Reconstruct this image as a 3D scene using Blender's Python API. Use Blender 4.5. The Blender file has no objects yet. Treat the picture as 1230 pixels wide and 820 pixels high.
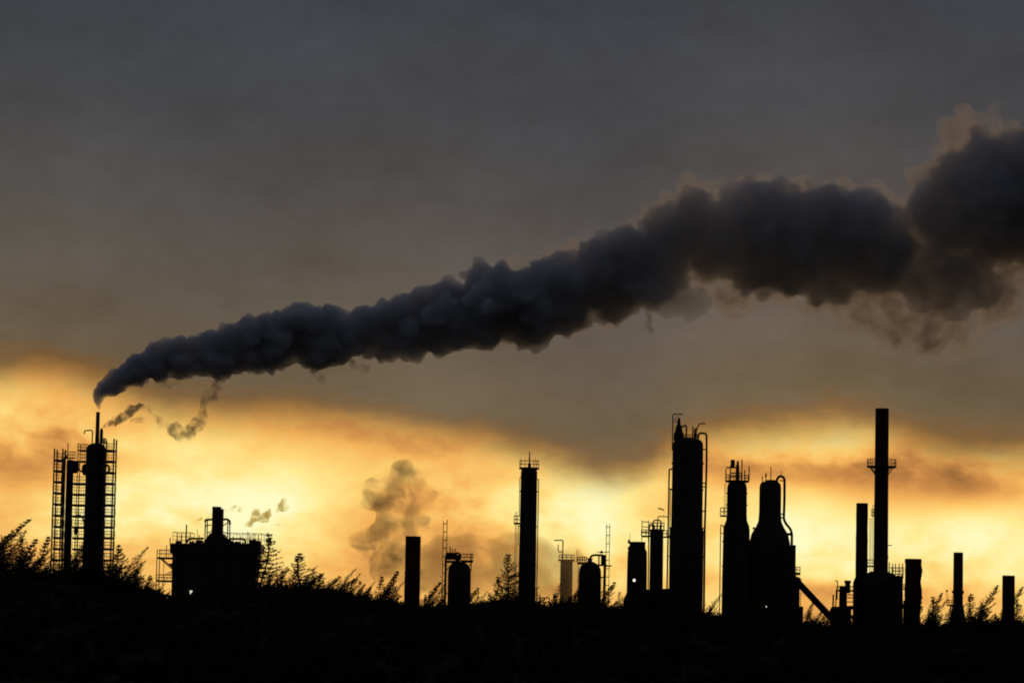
import bpy, math, random
import numpy as np
from mathutils import Vector, Matrix, noise

# ------------------------------------------------------------------ camera
sc = bpy.context.scene
COL = sc.collection
FPX = 4000.0                                   # focal length in photo pixels (photo is 1230 wide)
PITCH, ROLL = math.atan(360 / FPX), math.radians(1.1)
CAM = Vector((0, 0, 2.0))
Fv = Vector((0, math.cos(PITCH), math.sin(PITCH)))
R0, U0 = Vector((1, 0, 0)), Vector((0, -math.sin(PITCH), math.cos(PITCH)))
Rv = R0 * math.cos(ROLL) + U0 * math.sin(ROLL)
Uv = U0 * math.cos(ROLL) - R0 * math.sin(ROLL)
cd = bpy.data.cameras.new('camera')
cd.sensor_width = 36.0
cd.lens = 36.0 * FPX / 1230.0
cd.clip_start, cd.clip_end = 1.0, 30000.0
cam = bpy.data.objects.new('camera', cd)
COL.objects.link(cam)
m = Matrix((Rv, Uv, -Fv)).transposed().to_4x4()
m.translation = CAM
cam.matrix_world = m
sc.camera = cam


def ray(px, py):
    return Fv + Rv * ((px - 615) / FPX) - Uv * ((py - 410) / FPX)


def at(px, py, D):
    d = ray(px, py)
    return CAM + d * ((D - CAM.y) / d.y)


def azel(px, py):
    d = ray(px, py).normalized()
    return math.degrees(math.atan2(d.x, d.y)), math.degrees(math.asin(d.z))


# ------------------------------------------------------------------ world: cloud deck over a lit gap at the horizon
SUN_EL, SUN_AZ = math.radians(3.0), math.radians(5.0)
w = bpy.data.worlds.new('World')
sc.world = w
w.use_nodes = True
nt = w.node_tree
nt.nodes.clear()
NL = nt.links


def N(kind, **kw):
    n = nt.nodes.new(kind)
    for k, v in kw.items():
        setattr(n, k, v)
    return n


def put(sock, v):
    if isinstance(v, bpy.types.NodeSocket):
        NL.new(v, sock)
    else:
        sock.default_value = v


def M(op, a, b=0.0, c=0.0, clamp=False):
    n = N('ShaderNodeMath', operation=op)
    n.use_clamp = clamp
    put(n.inputs[0], a)
    put(n.inputs[1], b)
    if op == 'MULTIPLY_ADD':
        put(n.inputs[2], c)
    return n.outputs[0]


def add(*a):
    r = a[0]
    for x in a[1:]:
        r = M('ADD', r, x)
    return r


def mul(a, b): return M('MULTIPLY', a, b)
def sub(a, b): return M('SUBTRACT', a, b)


def smooth(x, lo, hi):
    n = N('ShaderNodeMapRange', interpolation_type='SMOOTHSTEP')
    put(n.inputs[0], x)
    n.inputs[1].default_value, n.inputs[2].default_value = lo, hi
    return n.outputs[0]


def mixc(f, a, b):
    n = N('ShaderNodeMix', data_type='RGBA')
    put(n.inputs[0], f)
    put(n.inputs[6], a)
    put(n.inputs[7], b)
    return n.outputs[2]


def ramp(f, stops):
    n = N('ShaderNodeValToRGB')
    put(n.inputs[0], f)
    e = n.color_ramp.elements
    while len(e) < len(stops):
        e.new(0.5)
    for i, (p, c) in enumerate(stops):
        e[i].position = p
        e[i].color = (*c, 1)
    return n.outputs[0]


def lin(r, g, b):
    f = lambda v: v / 255 / 12.92 if v <= 10 else ((v / 255 + 0.055) / 1.055) ** 2.4
    return (f(r), f(g), f(b))


tc = N('ShaderNodeTexCoord')
sx = N('ShaderNodeSeparateXYZ')
NL.new(tc.outputs['Generated'], sx.inputs[0])
X, Y, Z = sx.outputs
AZ = mul(M('ARCTAN2', X, Y), 57.29578)          # degrees, 0 straight ahead, + to the right
EL = mul(M('ARCSINE', Z), 57.29578)


def vec(a, b, c=0.0):
    n = N('ShaderNodeCombineXYZ')
    put(n.inputs[0], a)
    put(n.inputs[1], b)
    put(n.inputs[2], c)
    return n.outputs[0]


def nz(kx, ky, seed, detail=4.0, rough=0.5, dist=0.0):
    n = N('ShaderNodeTexNoise', noise_dimensions='3D')
    put(n.inputs['Vector'], vec(mul(AZ, kx), mul(EL, ky), seed))
    n.inputs['Scale'].default_value = 1.0
    n.inputs['Detail'].default_value = detail
    n.inputs['Roughness'].default_value = rough
    n.inputs['Distortion'].default_value = dist
    return sub(n.outputs[0], 0.5)


n_big = nz(0.35, 0.75, 3.1, 4)
n_mid = nz(1.0, 1.6, 9.7, 5, 0.55, 0.25)
n_soft = nz(0.25, 0.45, 21.3, 3)
# warped coordinates make the edges billow
AZw = add(AZ, mul(n_mid, 0.9))
ELw = add(EL, mul(n_big, 0.6), mul(n_mid, 0.6))


def blob(px, py, rx, ry):
    a, e = azel(px, py)
    u = mul(sub(AZw, a), 69.8 / rx)
    v = mul(sub(ELw, e), 69.8 / ry)
    return M('EXPONENT', mul(add(mul(u, u), mul(v, v)), -1.0))


def blobs(rows):
    out = None
    for (px, py, rx, ry, k) in rows:
        b = mul(blob(px, py, rx, ry), k)
        out = b if out is None else add(out, b)
    return out


# lower edge of the cloud deck, as elevation against azimuth
edge = [(-120, 425), (0, 442), (60, 448), (110, 458), (180, 478), (300, 494), (400, 500), (500, 508), (560, 522), (640, 545),
        (700, 562), (760, 562), (800, 540), (840, 518), (900, 508), (1000, 500), (1040, 504), (1080, 520), (1130, 534), (1230, 540), (1330, 545)]
fc = N('ShaderNodeFloatCurve')
pts = sorted((((azel(x, y)[0] + 14) / 28, azel(x, y)[1] / 10) for x, y in edge))
cv = fc.mapping.curves[0]
while len(cv.points) < len(pts):
    cv.points.new(0.5, 0.5)
for p, (a, b) in zip(cv.points, pts):
    p.location = (a, b)
fc.mapping.update()
NL.new(M('MULTIPLY_ADD', AZ, 1 / 28, 0.5, clamp=True), fc.inputs[1])
EDGE = mul(fc.outputs[0], 10.0)
below = sub(EDGE, ELw)                           # + below the deck's edge
deck = sub(1.0, smooth(below, -0.28, 0.62))

# the gap: thin cloud lit from behind
n_fine = nz(1.7, 2.6, 33.0, 6, 0.6)
light = add(0.44, mul(n_mid, 0.72), mul(n_big, 0.40), mul(n_fine, 0.20), blobs([
    (215, 590, 95, 60, .42), (345, 600, 90, 60, .42), (715, 610, 85, 60, .50), (90, 620, 60, 45, .22),
    (960, 650, 110, 60, .62), (1175, 645, 90, 55, .58), (600, 580, 60, 40, .15), (915, 520, 60, 14, .10), (1030, 518, 50, 16, .16), (40, 485, 70, 28, .12),
    (30, 555, 95, 28, -.26), (470, 640, 80, 70, -.14), (1155, 585, 75, 34, -.46), (930, 562, 120, 20, -.34), (1040, 580, 60, 30, -.22), (1215, 545, 40, 16, .16), (560, 690, 60, 40, -.10), (420, 530, 120, 22, -.08), (980, 715, 70, 16, -.22), (1120, 715, 90, 14, -.18)]))
gap = ramp(light, [(0.0, lin(140, 96, 54)), (0.20, lin(200, 136, 72)), (0.40, lin(244, 180, 92)), (0.60, lin(254, 211, 118)), (0.80, lin(255, 236, 152)), (1.0, lin(255, 252, 196))])
# the deck: brown where it is thin near the lit gap, slate grey above
lift = M('MULTIPLY_ADD', sub(ELw, EDGE), 1 / 8.0, 0.0, clamp=True)
dk = ramp(add(lift, mul(n_soft, 0.10)), [(0.0, lin(128, 94, 56)), (0.06, lin(104, 91, 72)), (0.20, lin(94, 87, 77)), (0.40, lin(79, 77, 76)), (0.66, lin(63, 67, 73)), (1.0, lin(52, 59, 69))])
dkv = add(1.0, mul(n_soft, 0.60), mul(n_big, 0.45), mul(n_mid, 0.34), mul(n_fine, 0.26))
sc_ = N('ShaderNodeVectorMath', operation='SCALE')
NL.new(dk, sc_.inputs[0])
NL.new(dkv, sc_.inputs['Scale'])
cloud = mixc(deck, gap, sc_.outputs[0])
# away from the sunset the gap closes and the deck dims
c_sun = add(mul(X, math.sin(SUN_AZ)), mul(Y, math.cos(SUN_AZ)))
dim = N('ShaderNodeMapRange', interpolation_type='SMOOTHSTEP')
NL.new(c_sun, dim.inputs[0])
dim.inputs[1].default_value, dim.inputs[2].default_value = -0.8, 0.6
dim.inputs[3].default_value, dim.inputs[4].default_value = 0.32, 1.0
far_side = ramp(M('MULTIPLY_ADD', EL, 1 / 40, 0.0, clamp=True), [(0.0, lin(84, 82, 86)), (1.0, lin(72, 76, 88))])
cloud = mixc(sub(1.0, smooth(c_sun, 0.70, 0.95)), cloud, far_side)
sc2 = N('ShaderNodeVectorMath', operation='SCALE')
NL.new(cloud, sc2.inputs[0])
NL.new(dim.outputs[0], sc2.inputs['Scale'])
sky = N('ShaderNodeTexSky', sky_type='NISHITA')
sky.sun_disc = False
sky.sun_elevation, sky.sun_rotation = SUN_EL, SUN_AZ
sky.dust_density = 2.0
bg_sky = N('ShaderNodeBackground')
NL.new(sky.outputs[0], bg_sky.inputs[0])
bg_sky.inputs[1].default_value = 0.05
bg_cloud = N('ShaderNodeBackground')
NL.new(sc2.outputs[0], bg_cloud.inputs[0])
mxs = N('ShaderNodeMixShader')
mxs.inputs[0].default_value = 0.985               # the cloud lets a little of the clear sky through
NL.new(bg_sky.outputs[0], mxs.inputs[1])
NL.new(bg_cloud.outputs[0], mxs.inputs[2])
NL.new(mxs.outputs[0], N('ShaderNodeOutputWorld').inputs[0])

# ------------------------------------------------------------------ sun (low, behind cloud beyond the plant) and exposure
sd = bpy.data.lights.new('sun', 'SUN')
sd.energy, sd.angle, sd.color = 0.5, math.radians(12), (1.0, 0.66, 0.36)
sun = bpy.data.objects.new('sun', sd)
COL.objects.link(sun)
to_sun = Vector((math.sin(SUN_AZ) * math.cos(SUN_EL), math.cos(SUN_AZ) * math.cos(SUN_EL), math.sin(SUN_EL)))
sun.rotation_euler = to_sun.to_track_quat('Z', 'Y').to_euler()
sun.location = (60, 900, 120)
sc.view_settings.view_transform = 'Standard'
sc.view_settings.look = 'None'
sc.view_settings.exposure, sc.view_settings.gamma = 0.0, 1.0
sc.view_settings.use_curve_mapping = False
sc.render.engine = 'CYCLES'
cy = sc.cycles
cy.use_denoising = True
cy.max_bounces, cy.diffuse_bounces, cy.glossy_bounces, cy.volume_bounces, cy.transparent_max_bounces = 8, 2, 2, 6, 64
cy.pixel_filter_type = 'BLACKMAN_HARRIS'
cy.filter_width = 1.9


# ------------------------------------------------------------------ materials
def steel(name, c1, c2, scale=0.6, rough=0.75, metal=0.0, spec=0.06):
    mt = bpy.data.materials.new(name)
    mt.use_nodes = True
    t = mt.node_tree
    b = t.nodes['Principled BSDF']
    co = t.nodes.new('ShaderNodeTexCoord')
    mp = t.nodes.new('ShaderNodeMapping')
    mp.inputs['Scale'].default_value = (1, 1, 0.25)
    n1 = t.nodes.new('ShaderNodeTexNoise')
    n1.inputs['Scale'].default_value = scale
    n1.inputs['Detail'].default_value = 8
    r = t.nodes.new('ShaderNodeValToRGB')
    r.color_ramp.elements[0].position, r.color_ramp.elements[1].position = 0.38, 0.66
    r.color_ramp.elements[0].color, r.color_ramp.elements[1].color = (*c1, 1), (*c2, 1)
    t.links.new(co.outputs['Object'], mp.inputs[0])
    t.links.new(mp.outputs[0], n1.inputs['Vector'])
    t.links.new(n1.outputs[0], r.inputs[0])
    t.links.new(r.outputs[0], b.inputs['Base Color'])
    bu = t.nodes.new('ShaderNodeBump')
    bu.inputs['Strength'].default_value = 0.25
    bu.inputs['Distance'].default_value = 0.05
    t.links.new(n1.outputs[0], bu.inputs['Height'])
    t.links.new(bu.outputs[0], b.inputs['Normal'])
    b.inputs['Roughness'].default_value = rough
    b.inputs['Metallic'].default_value = metal
    b.inputs['Specular IOR Level'].default_value = spec
    return mt


MAT = {
    'vessel': steel('weathered_vessel_steel', (0.060, 0.055, 0.050), (0.085, 0.060, 0.042)),
    'rust': steel('rusty_stack_steel', (0.075, 0.032, 0.018), (0.11, 0.048, 0.025), 0.4),
    'pipe': steel('dark_pipe_steel', (0.050, 0.042, 0.038), (0.075, 0.048, 0.032), 2.0),
    'grate': steel('grating_steel', (0.055, 0.050, 0.046), (0.080, 0.055, 0.038), 3.0),
    'concrete': steel('sooty_concrete', (0.055, 0.050, 0.045), (0.075, 0.065, 0.055), 0.3, 0.9),
    'bark': steel('dark_bark', (0.035, 0.028, 0.022), (0.055, 0.042, 0.032), 5.0, 0.95),
    'needle': steel('dark_needles', (0.028, 0.036, 0.018), (0.045, 0.052, 0.026), 1.2, 0.9, 0.0, 0.0),
    'leaf': steel('dark_scrub_leaves', (0.026, 0.032, 0.016), (0.044, 0.044, 0.024), 0.5, 0.95, 0.0, 0.0),
    'soil': steel('dark_rough_grass', (0.022, 0.024, 0.014), (0.040, 0.036, 0.022), 0.25, 1.0, 0.0, 0.0),
}
lm = bpy.data.materials.new('lit_lamp_glass')
lm.use_nodes = True
lm.node_tree.nodes['Principled BSDF'].inputs['Emission Color'].default_value = (1, 0.93, 0.72, 1)
lm.node_tree.nodes['Principled BSDF'].inputs['Emission Strength'].default_value = 1.6
MAT['lamp'] = lm


# ------------------------------------------------------------------ mesh building
class MB:
    def __init__(s):
        s.v, s.f, s.smooth = [], [], []

    def tube(s, pts, r, n=8, cap=True):
        pts = [Vector(p) for p in pts]
        rs = r if isinstance(r, (list, tuple)) else [r] * len(pts)
        b0 = len(s.v)
        ref = None
        for i, p in enumerate(pts):
            a = pts[max(i - 1, 0)]
            b = pts[min(i + 1, len(pts) - 1)]
            d = (b - a).normalized()
            if ref is None:
                ref = Vector((0, 1, 0)) if abs(d.y) < 0.9 else Vector((1, 0, 0))
            u = (ref - d * ref.dot(d)).normalized()
            ref = u
            v = d.cross(u)
            k = 1.0
            if 0 < i < len(pts) - 1:
                c = (p - a).normalized().dot((b - p).normalized())
                k = 1.0 / max(0.75, math.sqrt(max(0.0, (1 + c) / 2)))
            for j in range(n):
                t = 2 * math.pi * j / n
                s.v.append(p + (u * math.cos(t) + v * math.sin(t)) * rs[i] * (1 + (k - 1) * 0.5))
        for i in range(len(pts) - 1):
            for j in range(n):
                q = b0 + i * n
                s.f.append((q + j, q + (j + 1) % n, q + n + (j + 1) % n, q + n + j))
                s.smooth.append(n > 5)
        if cap:
            s.f.append(tuple(b0 + j for j in range(n))[::-1])
            s.f.append(tuple(b0 + (len(pts) - 1) * n + j for j in range(n)))
            s.smooth += [False, False]
        return s

    def box(s, lo, hi):
        b = len(s.v)
        for x in (lo[0], hi[0]):
            for y in (lo[1], hi[1]):
                for z in (lo[2], hi[2]):
                    s.v.append(Vector((x, y, z)))
        for q in ((0, 1, 3, 2), (4, 6, 7, 5), (0, 4, 5, 1), (2, 3, 7, 6), (0, 2, 6, 4), (1, 5, 7, 3)):
            s.f.append(tuple(b + k for k in q))
            s.smooth.append(False)
        return s

    def prism(s, poly, y0, y1):
        """poly: (x, z) outline, extruded along y"""
        b, n = len(s.v), len(poly)
        for y in (y0, y1):
            for x, z in poly:
                s.v.append(Vector((x, y, z)))
        s.f.append(tuple(range(b, b + n)))
        s.f.append(tuple(range(b + 2 * n - 1, b + n - 1, -1)))
        for i in range(n):
            j = (i + 1) % n
            s.f.append((b + i, b + n + i, b + n + j, b + j))
        s.smooth += [False] * (n + 2)
        return s

    def lathe(s, cx, cyy, prof, n=28, cap=True, off=None):
        b = len(s.v)
        for k, (r, z) in enumerate(prof):
            ox = off[k] if off else 0.0
            for j in range(n):
                t = 2 * math.pi * j / n
                s.v.append(Vector((cx + ox + r * math.cos(t), cyy + r * math.sin(t), z)))
        for i in range(len(prof) - 1):
            for j in range(n):
                q = b + i * n
                s.f.append((q + j, q + (j + 1) % n, q + n + (j + 1) % n, q + n + j))
                flat = abs(prof[i][1] - prof[i + 1][1]) < 0.05
                s.smooth.append(not flat)
        if cap:
            s.f.append(tuple(b + j for j in range(n))[::-1])
            s.f.append(tuple(b + (len(prof) - 1) * n + j for j in range(n)))
            s.smooth += [False, False]
        return s

    def ring(s, cx, cyy, z, r, t, n=24):
        p = [(cx + r * math.cos(2 * math.pi * k / n), cyy + r * math.sin(2 * math.pi * k / n), z) for k in range(n + 1)]
        return s.tube(p, t, 5, False)

    def mesh(s, name, mat, org=Vector((0, 0, 0))):
        me = bpy.data.meshes.new(name)
        me.from_pydata([tuple(v - org) for v in s.v], [], s.f)
        me.polygons.foreach_set('use_smooth', s.smooth)
        me.materials.append(MAT[mat])
        me.update()
        return me


def link(name, me, parent=None, loc=None):
    o = bpy.data.objects.new(name, me)
    COL.objects.link(o)
    if parent is not None:
        o.parent = parent
    if loc is not None:
        o.location = loc
    return o


def tag(o, label=None, cat=None, group=None, kind=None):
    for k, v in (('label', label), ('category', cat), ('group', group), ('kind', kind)):
        if v:
            o[k] = v
    return o


class Thing:
    """An Empty at the thing's base; positions are read off the photograph at this thing's own distance D."""

    def __init__(s, name, label, cat, D, px, py, group=None):
        s.D, s.px, s.py = D, px, py
        p = at(px, py, D)
        s.cx = p.x
        s.k = (p - CAM).length / FPX            # metres per photo pixel here
        s.k = D / FPX
        s.base = Vector((p.x, D, 0.0))
        s.e = tag(link(name, None, None, s.base), label, cat, group, 'thing')

    def x(s, px, py): return at(px, py, s.D).x
    def z(s, py, px=None): return at(s.px if px is None else px, py, s.D).z

    def P(s, px, py, dy=0.0):
        p = at(px, py, s.D)
        return Vector((p.x, s.D + dy, p.z))

    def add(s, name, mb, mat, parent=None):
        return link(name, mb.mesh(name, mat, s.base), parent or s.e)

    def lathe(s, name, rows, mat='vessel', cx=None, n=28, parent=None, off=None):
        """rows: (half width px, py) from the bottom up; py None = ground"""
        prof = [(max(r * s.k, 0.01), -0.3 if py is None else s.z(py)) for r, py in rows]
        return s.add(name, MB().lathe(s.cx if cx is None else cx, s.D, prof, n, off=[o * s.k for o in off] if off else None), mat, parent)

    def pipe(s, name, pts, rpx, mat='pipe', parent=None, n=8):
        P = [s.P(*p) for p in pts]
        Q = [P[0]]
        for i in range(1, len(P) - 1):           # round the corners
            a, b, c = P[i - 1], P[i], P[i + 1]
            d = min(3.0 * rpx * s.k, 0.45 * (b - a).length, 0.45 * (c - b).length)
            p0, p1 = b + (a - b).normalized() * d, b + (c - b).normalized() * d
            for t in (0, .33, .67, 1):
                Q.append(p0.lerp(b, t).lerp(b.lerp(p1, t), t))
        Q.append(P[-1])
        return s.add(name, MB().tube(Q, rpx * s.k, n), mat, parent)

    def post(s, name, px, py0, py1, rpx, dy=0.0, mat='pipe', parent=None):
        """a plumb post whose top is at (px, py0)"""
        x, z0 = s.x(px, py0), s.z(py0, px)
        z1 = 0.0 if py1 is None else s.z(py1, px)
        return s.add(name, MB().tube([(x, s.D + dy, z1), (x, s.D + dy, z0)], rpx * s.k, 6), mat, parent)

    def deck_round(s, half, py, thick=2.0, rail=9.0, nposts=12, cx=None, hole=0.0):
        """a round platform with its railing"""
        c = s.cx if cx is None else cx
        z, r = s.z(py), half * s.k
        pl = s.add('platform', MB().lathe(c, s.D, [(r * .97, z - thick * s.k), (r, z - thick * s.k * .6), (r, z)], 28), 'grate')
        mb = MB()
        h = rail * s.k
        for f in (0.5, 1.0):
            mb.ring(c, s.D, z + h * f, r * .97, 0.30 * s.k)
        for j in range(nposts):
            t = 2 * math.pi * (j + .5) / nposts
            q = (c + r * .97 * math.cos(t), s.D + r * .97 * math.sin(t))
            mb.tube([(*q, z), (*q, z + h)], 0.32 * s.k, 5)
        s.add('railing', mb, 'grate', pl)
        return pl

    def deck_box(s, px0, px1, py, depth, dy=0.0, thick=1.6, rail=8.0, posts=4, rails=2, rt=.29):
        """a straight platform with its railing"""
        a, b = s.P(px0, py), s.P(px1, py)
        z = (a.z + b.z) / 2
        y0, y1 = s.D + dy - depth / 2, s.D + dy + depth / 2
        pl = s.add('platform', MB().box((a.x, y0, z - thick * s.k), (b.x, y1, z)), 'grate')
        if rail:
            mb = MB()
            h = rail * s.k
            for y in (y0 + .05, y1 - .05):
                for i in range(posts):
                    x = a.x + (b.x - a.x) * i / (posts - 1)
                    mb.tube([(x, y, z), (x, y, z + h)], rt * s.k, 5)
                for f in [(j + 1) / rails for j in range(rails)]:
                    mb.tube([(a.x, y, z + h * f), (b.x, y, z + h * f)], rt * s.k, 5)
            for x in (a.x, b.x):
                mb.tube([(x, y0, z + h), (x, y1, z + h)], rt * s.k, 5)
            s.add('railing', mb, 'grate', pl)
        return pl

    def ladder(s, pxl, pxr, py_top, py_bot, step, rpx=0.42, dy=0.0, parent=None):
        mb = MB()
        xl, xr, zt, zb = s.x(pxl, py_top), s.x(pxr, py_top), s.z(py_top, pxl), (0.0 if py_bot is None else s.z(py_bot, pxl))
        for x in (xl, xr):
            mb.tube([(x, s.D + dy, zb), (x, s.D + dy, zt)], rpx * s.k, 6)
        z = zt - 0.35 * step * s.k
        while z > zb:
            mb.tube([(xl, s.D + dy, z), (xr, s.D + dy, z)], rpx * s.k * 1.1, 5)
            z -= step * s.k
        return s.add('ladder', mb, 'grate', parent)

    def lamp(s, px, py, wpx, hpx, dy):
        p = s.P(px, py, dy)
        h = s.add('lamp_housing', MB().box((p.x - wpx * s.k * .7, p.y, p.z - hpx * s.k * .7), (p.x + wpx * s.k * .7, p.y + .5, p.z + hpx * s.k * .7)), 'pipe')
        s.add('lamp_glass', MB().lathe(p.x, p.y - .1, [(wpx * s.k * .3, p.z - hpx * s.k / 2), (wpx * s.k / 2, p.z - hpx * s.k * .25), (wpx * s.k / 2, p.z + hpx * s.k * .25), (wpx * s.k * .3, p.z + hpx * s.k / 2)], 10), 'lamp', h)
        return h


# ------------------------------------------------------------------ ground: one sheet, with the low ridge that carries the tree belt
mass = [(-700, 690), (-300, 690), (0, 694), (50, 696), (75, 692), (100, 688), (125, 692), (145, 702), (170, 708), (195, 714), (225, 729), (245, 729), (275, 714), (330, 708), (400, 710), (450, 720), (500, 731), (560, 730), (610, 722), (650, 729), (700, 729), (760, 733),
        (850, 741), (960, 749), (1000, 753), (1060, 755), (1110, 753), (1160, 748), (1230, 748), (1500, 752), (1900, 752)]
YR = 420.0
ridge_x = np.array([at(a, b, YR).x for a, b in mass])
ridge_top = np.array([at(a, b, YR).z for a, b in mass])      # tops of the scrub
SCRUB = 1.5


def sstep(a, b, t):
    t = np.clip((t - a) / (b - a), 0, 1)
    return t * t * (3 - 2 * t)


def ground_z(x, y):
    r = np.interp(x, ridge_x, ridge_top) - SCRUB
    side = 1 - sstep(90, 260, np.abs(x))
    r = r * side + 3.0 * (1 - side)
    up = sstep(120, 415, y)
    down = 1 - sstep(430, 600, y)
    bump = 0.18 * np.sin(x * .31 + y * .11) * np.sin(x * .13 - y * .23 + 1.3) + 0.10 * np.sin(x * .83 + 2 * np.sin(y * .37))
    fade = sstep(40, 120, y) * (1 - sstep(600, 900, y))
    return r * up * down + bump * fade


gy = np.concatenate([np.linspace(-200, 100, 7), np.linspace(120, 380, 40), np.linspace(384, 460, 39), np.linspace(470, 640, 20), np.linspace(700, 1400, 9), [2500, 5000, 9000, 15000]])
gx = np.concatenate([[-12000, -5000, -2000, -800, -400], np.linspace(-260, -90, 12), np.linspace(-86, 86, 130), np.linspace(90, 260, 12), [400, 800, 2000, 5000, 12000]])
GX, GY = np.meshgrid(gx, gy)
GZ = ground_z(GX, GY)
nx = len(gx)
verts = np.stack([GX.ravel(), GY.ravel(), GZ.ravel()], 1)
faces = [(j * nx + i, j * nx + i + 1, (j + 1) * nx + i + 1, (j + 1) * nx + i) for j in range(len(gy) - 1) for i in range(nx - 1)]
gm = bpy.data.meshes.new('ground')
gm.from_pydata(verts.tolist(), [], faces)
gm.polygons.foreach_set('use_smooth', [True] * len(faces))
gm.materials.append(MAT['soil'])
tag(link('ground', gm), 'dark rough grass ground rising to a low ridge', None, None, 'structure')


# ------------------------------------------------------------------ tall column pair at the far end of the plant
def scaffold(T, px0, px1, levels, depth, top_rail=True, bottom=None, inner=None, outer_posts=(True, True), rpx=1.0):
    """posts, grated levels with rails between two plumb lines"""
    topy = levels[0] - 13
    xs = []
    for use, px in zip(outer_posts, (px0, px1)):
        if use:
            for dy in (-depth / 2, depth / 2):
                T.post('scaffold_post', px, topy, None, rpx, dy)
    shift = lambda py: (py - levels[0]) * -0.022
    for py in levels:
        T.deck_box(px0 + shift(py), px1 + shift(py), py, depth, 0, 2.4, 7.4, 3, 2, .24)
    if inner:
        T.ladder(inner, inner + 2.2, topy + 4, None, 3.2, 0.16, -depth / 2 + .3)


DA = 805.0
T = Thing('distillation_column', 'tallest scaffolded column, topped by the thin stack with the big smoke plume', 'column', DA, 115.6, 532)
T.lathe('shell', [(13.0, None), (12.4, 660), (11.6, 600), (11.9, 541), (11.2, 537), (9.0, 534.2), (5, 532.4), (2, 532)])
T.lathe('skirt_ring', [(12.6, 569), (13.2, 568.6), (13.2, 566), (12.6, 565.6)])
T.lathe('stack', [(2.7, 533), (2.4, 520), (2.3, 494.6)], 'rust', cx=T.x(117.6, 500))
T.lathe('vent_stub', [(2.0, 533), (2.0, 516.5), (1.4, 515.5), (1.4, 514)], 'pipe', cx=T.x(121.9, 520))
T.pipe('gooseneck_pipe', [(110.6, 537), (111.1, 516.4), (101.4, 516.9), (101.5, 521)], 0.75)
T.pipe('collar_bend', [(123.5, 560.5, -1), (130.5, 558.3, -1.2), (132.6, 563.5, -1.2), (130.3, 568.2, -1.2), (123.5, 566.5, -1)], 1.35)
T.lathe('relief_valve', [(1.0, 571), (3.1, 568), (3.7, 563.5), (3.1, 559.5), (1.0, 557)], cx=T.x(101.6, 563))
scaffold(T, 126.5, 138.6, [540.3, 553.3, 566.8, 579.8, 592.6, 605.5, 618.6, 632, 645, 658.2, 671.6, 684.5, 697], 5.2, inner=129.3, outer_posts=(True, True))
T.deck_box(94.8, 105, 553.5, 4.4, 0, 1.7, 8, 3)
T.deck_box(95.4, 105, 540.5, 4.4, 0, 1.5, 7, 3)
T.post('scaffold_post', 95.3, 533, None, .55, -2.2)
T.post('scaffold_post', 95.3, 533, None, .55, 2.2)
T.deck_box(121, 127, 530.5, 3.0, 0, 1.0, 4, 2)

T = Thing('distillation_column', 'shorter scaffolded column under a thin mast, beside the smoking column', 'column', DA + 4, 84.4, 553)
T.lathe('shell', [(4.9, None), (4.6, 660), (4.3, 570), (4.2, 553.4), (2.5, 552), (1, 551.6)])
T.lathe('head', [(4.5, 568), (7.0, 566.6), (7.7, 563), (7.6, 556), (6.6, 553.3), (2, 552.6)], cx=T.x(87.6, 555))
T.post('mast', 81.8, 532, 556, .65)
T.pipe('side_pipe', [(81, 548), (78.4, 548.4), (76.7, 552), (74.0, 700)], 1.25)
T.pipe('crossover_pipe', [(93.5, 562, -.4), (97, 566, -.4), (101, 566, -.4)], 1.1)
T.lathe('side_drum', [(1, 641.5), (2.8, 640), (2.8, 634), (1, 632.6)], cx=T.x(91.5, 636))
scaffold(T, 67.2, 77.2, [552.1, 564.9, 577.8, 591.3, 604.6, 618, 631.4, 644.7, 658, 671.4, 684.5], 4.8, inner=70.2, rpx=1.0)
for py in (580, 592.8, 605.6, 619, 632.2, 645.2, 658.5, 672):
    T.deck_box(88.0, 104.2, py, 4.4, 0, 2.4, 7.6, 4, 2, .22)
T.post('scaffold_post', 96.5, 570, None, .5, -2.2)
T.deck_box(78, 90, 549.5, 3.5, 0, .9, 7, 4)
T.pipe('loop_pipe', [(90, 620, -1), (96, 618, -1), (100, 621, -1), (101, 627, -1)], .9)

# ------------------------------------------------------------------ block-shaped furnace house
DB = 790.0
T = Thing('furnace_building', 'broad block-shaped furnace building with a squat central chimney and roof railings', 'building', DB, 260, 653)
dep = 5.0
def xz(px, py):
    p = at(px, py, T.D); return (p.x, p.z)
zb = -0.3
def poly(pts): return [xz(*p) if p[1] is not None else (at(p[0], 712, T.D).x, zb) for p in pts]
T.add('wall', MB().prism(poly([(208.6, None), (209.4, 664.5), (312.2, 664.5), (308.2, 700), (307.4, None)]), DB - dep, DB + dep), 'concrete')
T.add('upper_wall', MB().prism(poly([(206.8, 664.3), (207.0, 654.8), (208.4, 652.9), (314.0, 653.2), (315.7, 655.5), (315.4, 664.3)]), DB - dep - .6, DB + dep + .6), 'vessel')
T.add('hood', MB().prism(poly([(245.5, 653.6), (249.5, 646.5), (254, 640.5), (268.6, 640.5), (272.5, 646), (278.5, 649), (284, 653.6)]), DB - 4, DB + 4), 'vessel')
T.lathe('chimney', [(5.8, 641), (5.45, 630), (5.4, 609), (5.7, 608.9), (5.7, 608.3)], 'rust', cx=T.x(260.4, 610))
T.add('flue_box', MB().box((T.x(265.6, 612), DB - 1, T.z(640, 267)), (T.x(268.5, 612), DB + 1, T.z(611, 267))), 'rust')
for px in (247.3, 249.7, 274.2, 276.7):
    T.post('frame_post', px, 625, 655, .75, -1.2)
T.pipe('frame_beam', [(246.9, 627, -1.2), (247.5, 624.2, -1.2), (256, 623.7, -1.2)], 1.3)
T.pipe('frame_beam', [(265, 623.6, -1.2), (274, 623.6, -1.2), (276.6, 626, -1.2), (276.6, 630, -1.2)], 1.3)
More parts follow.
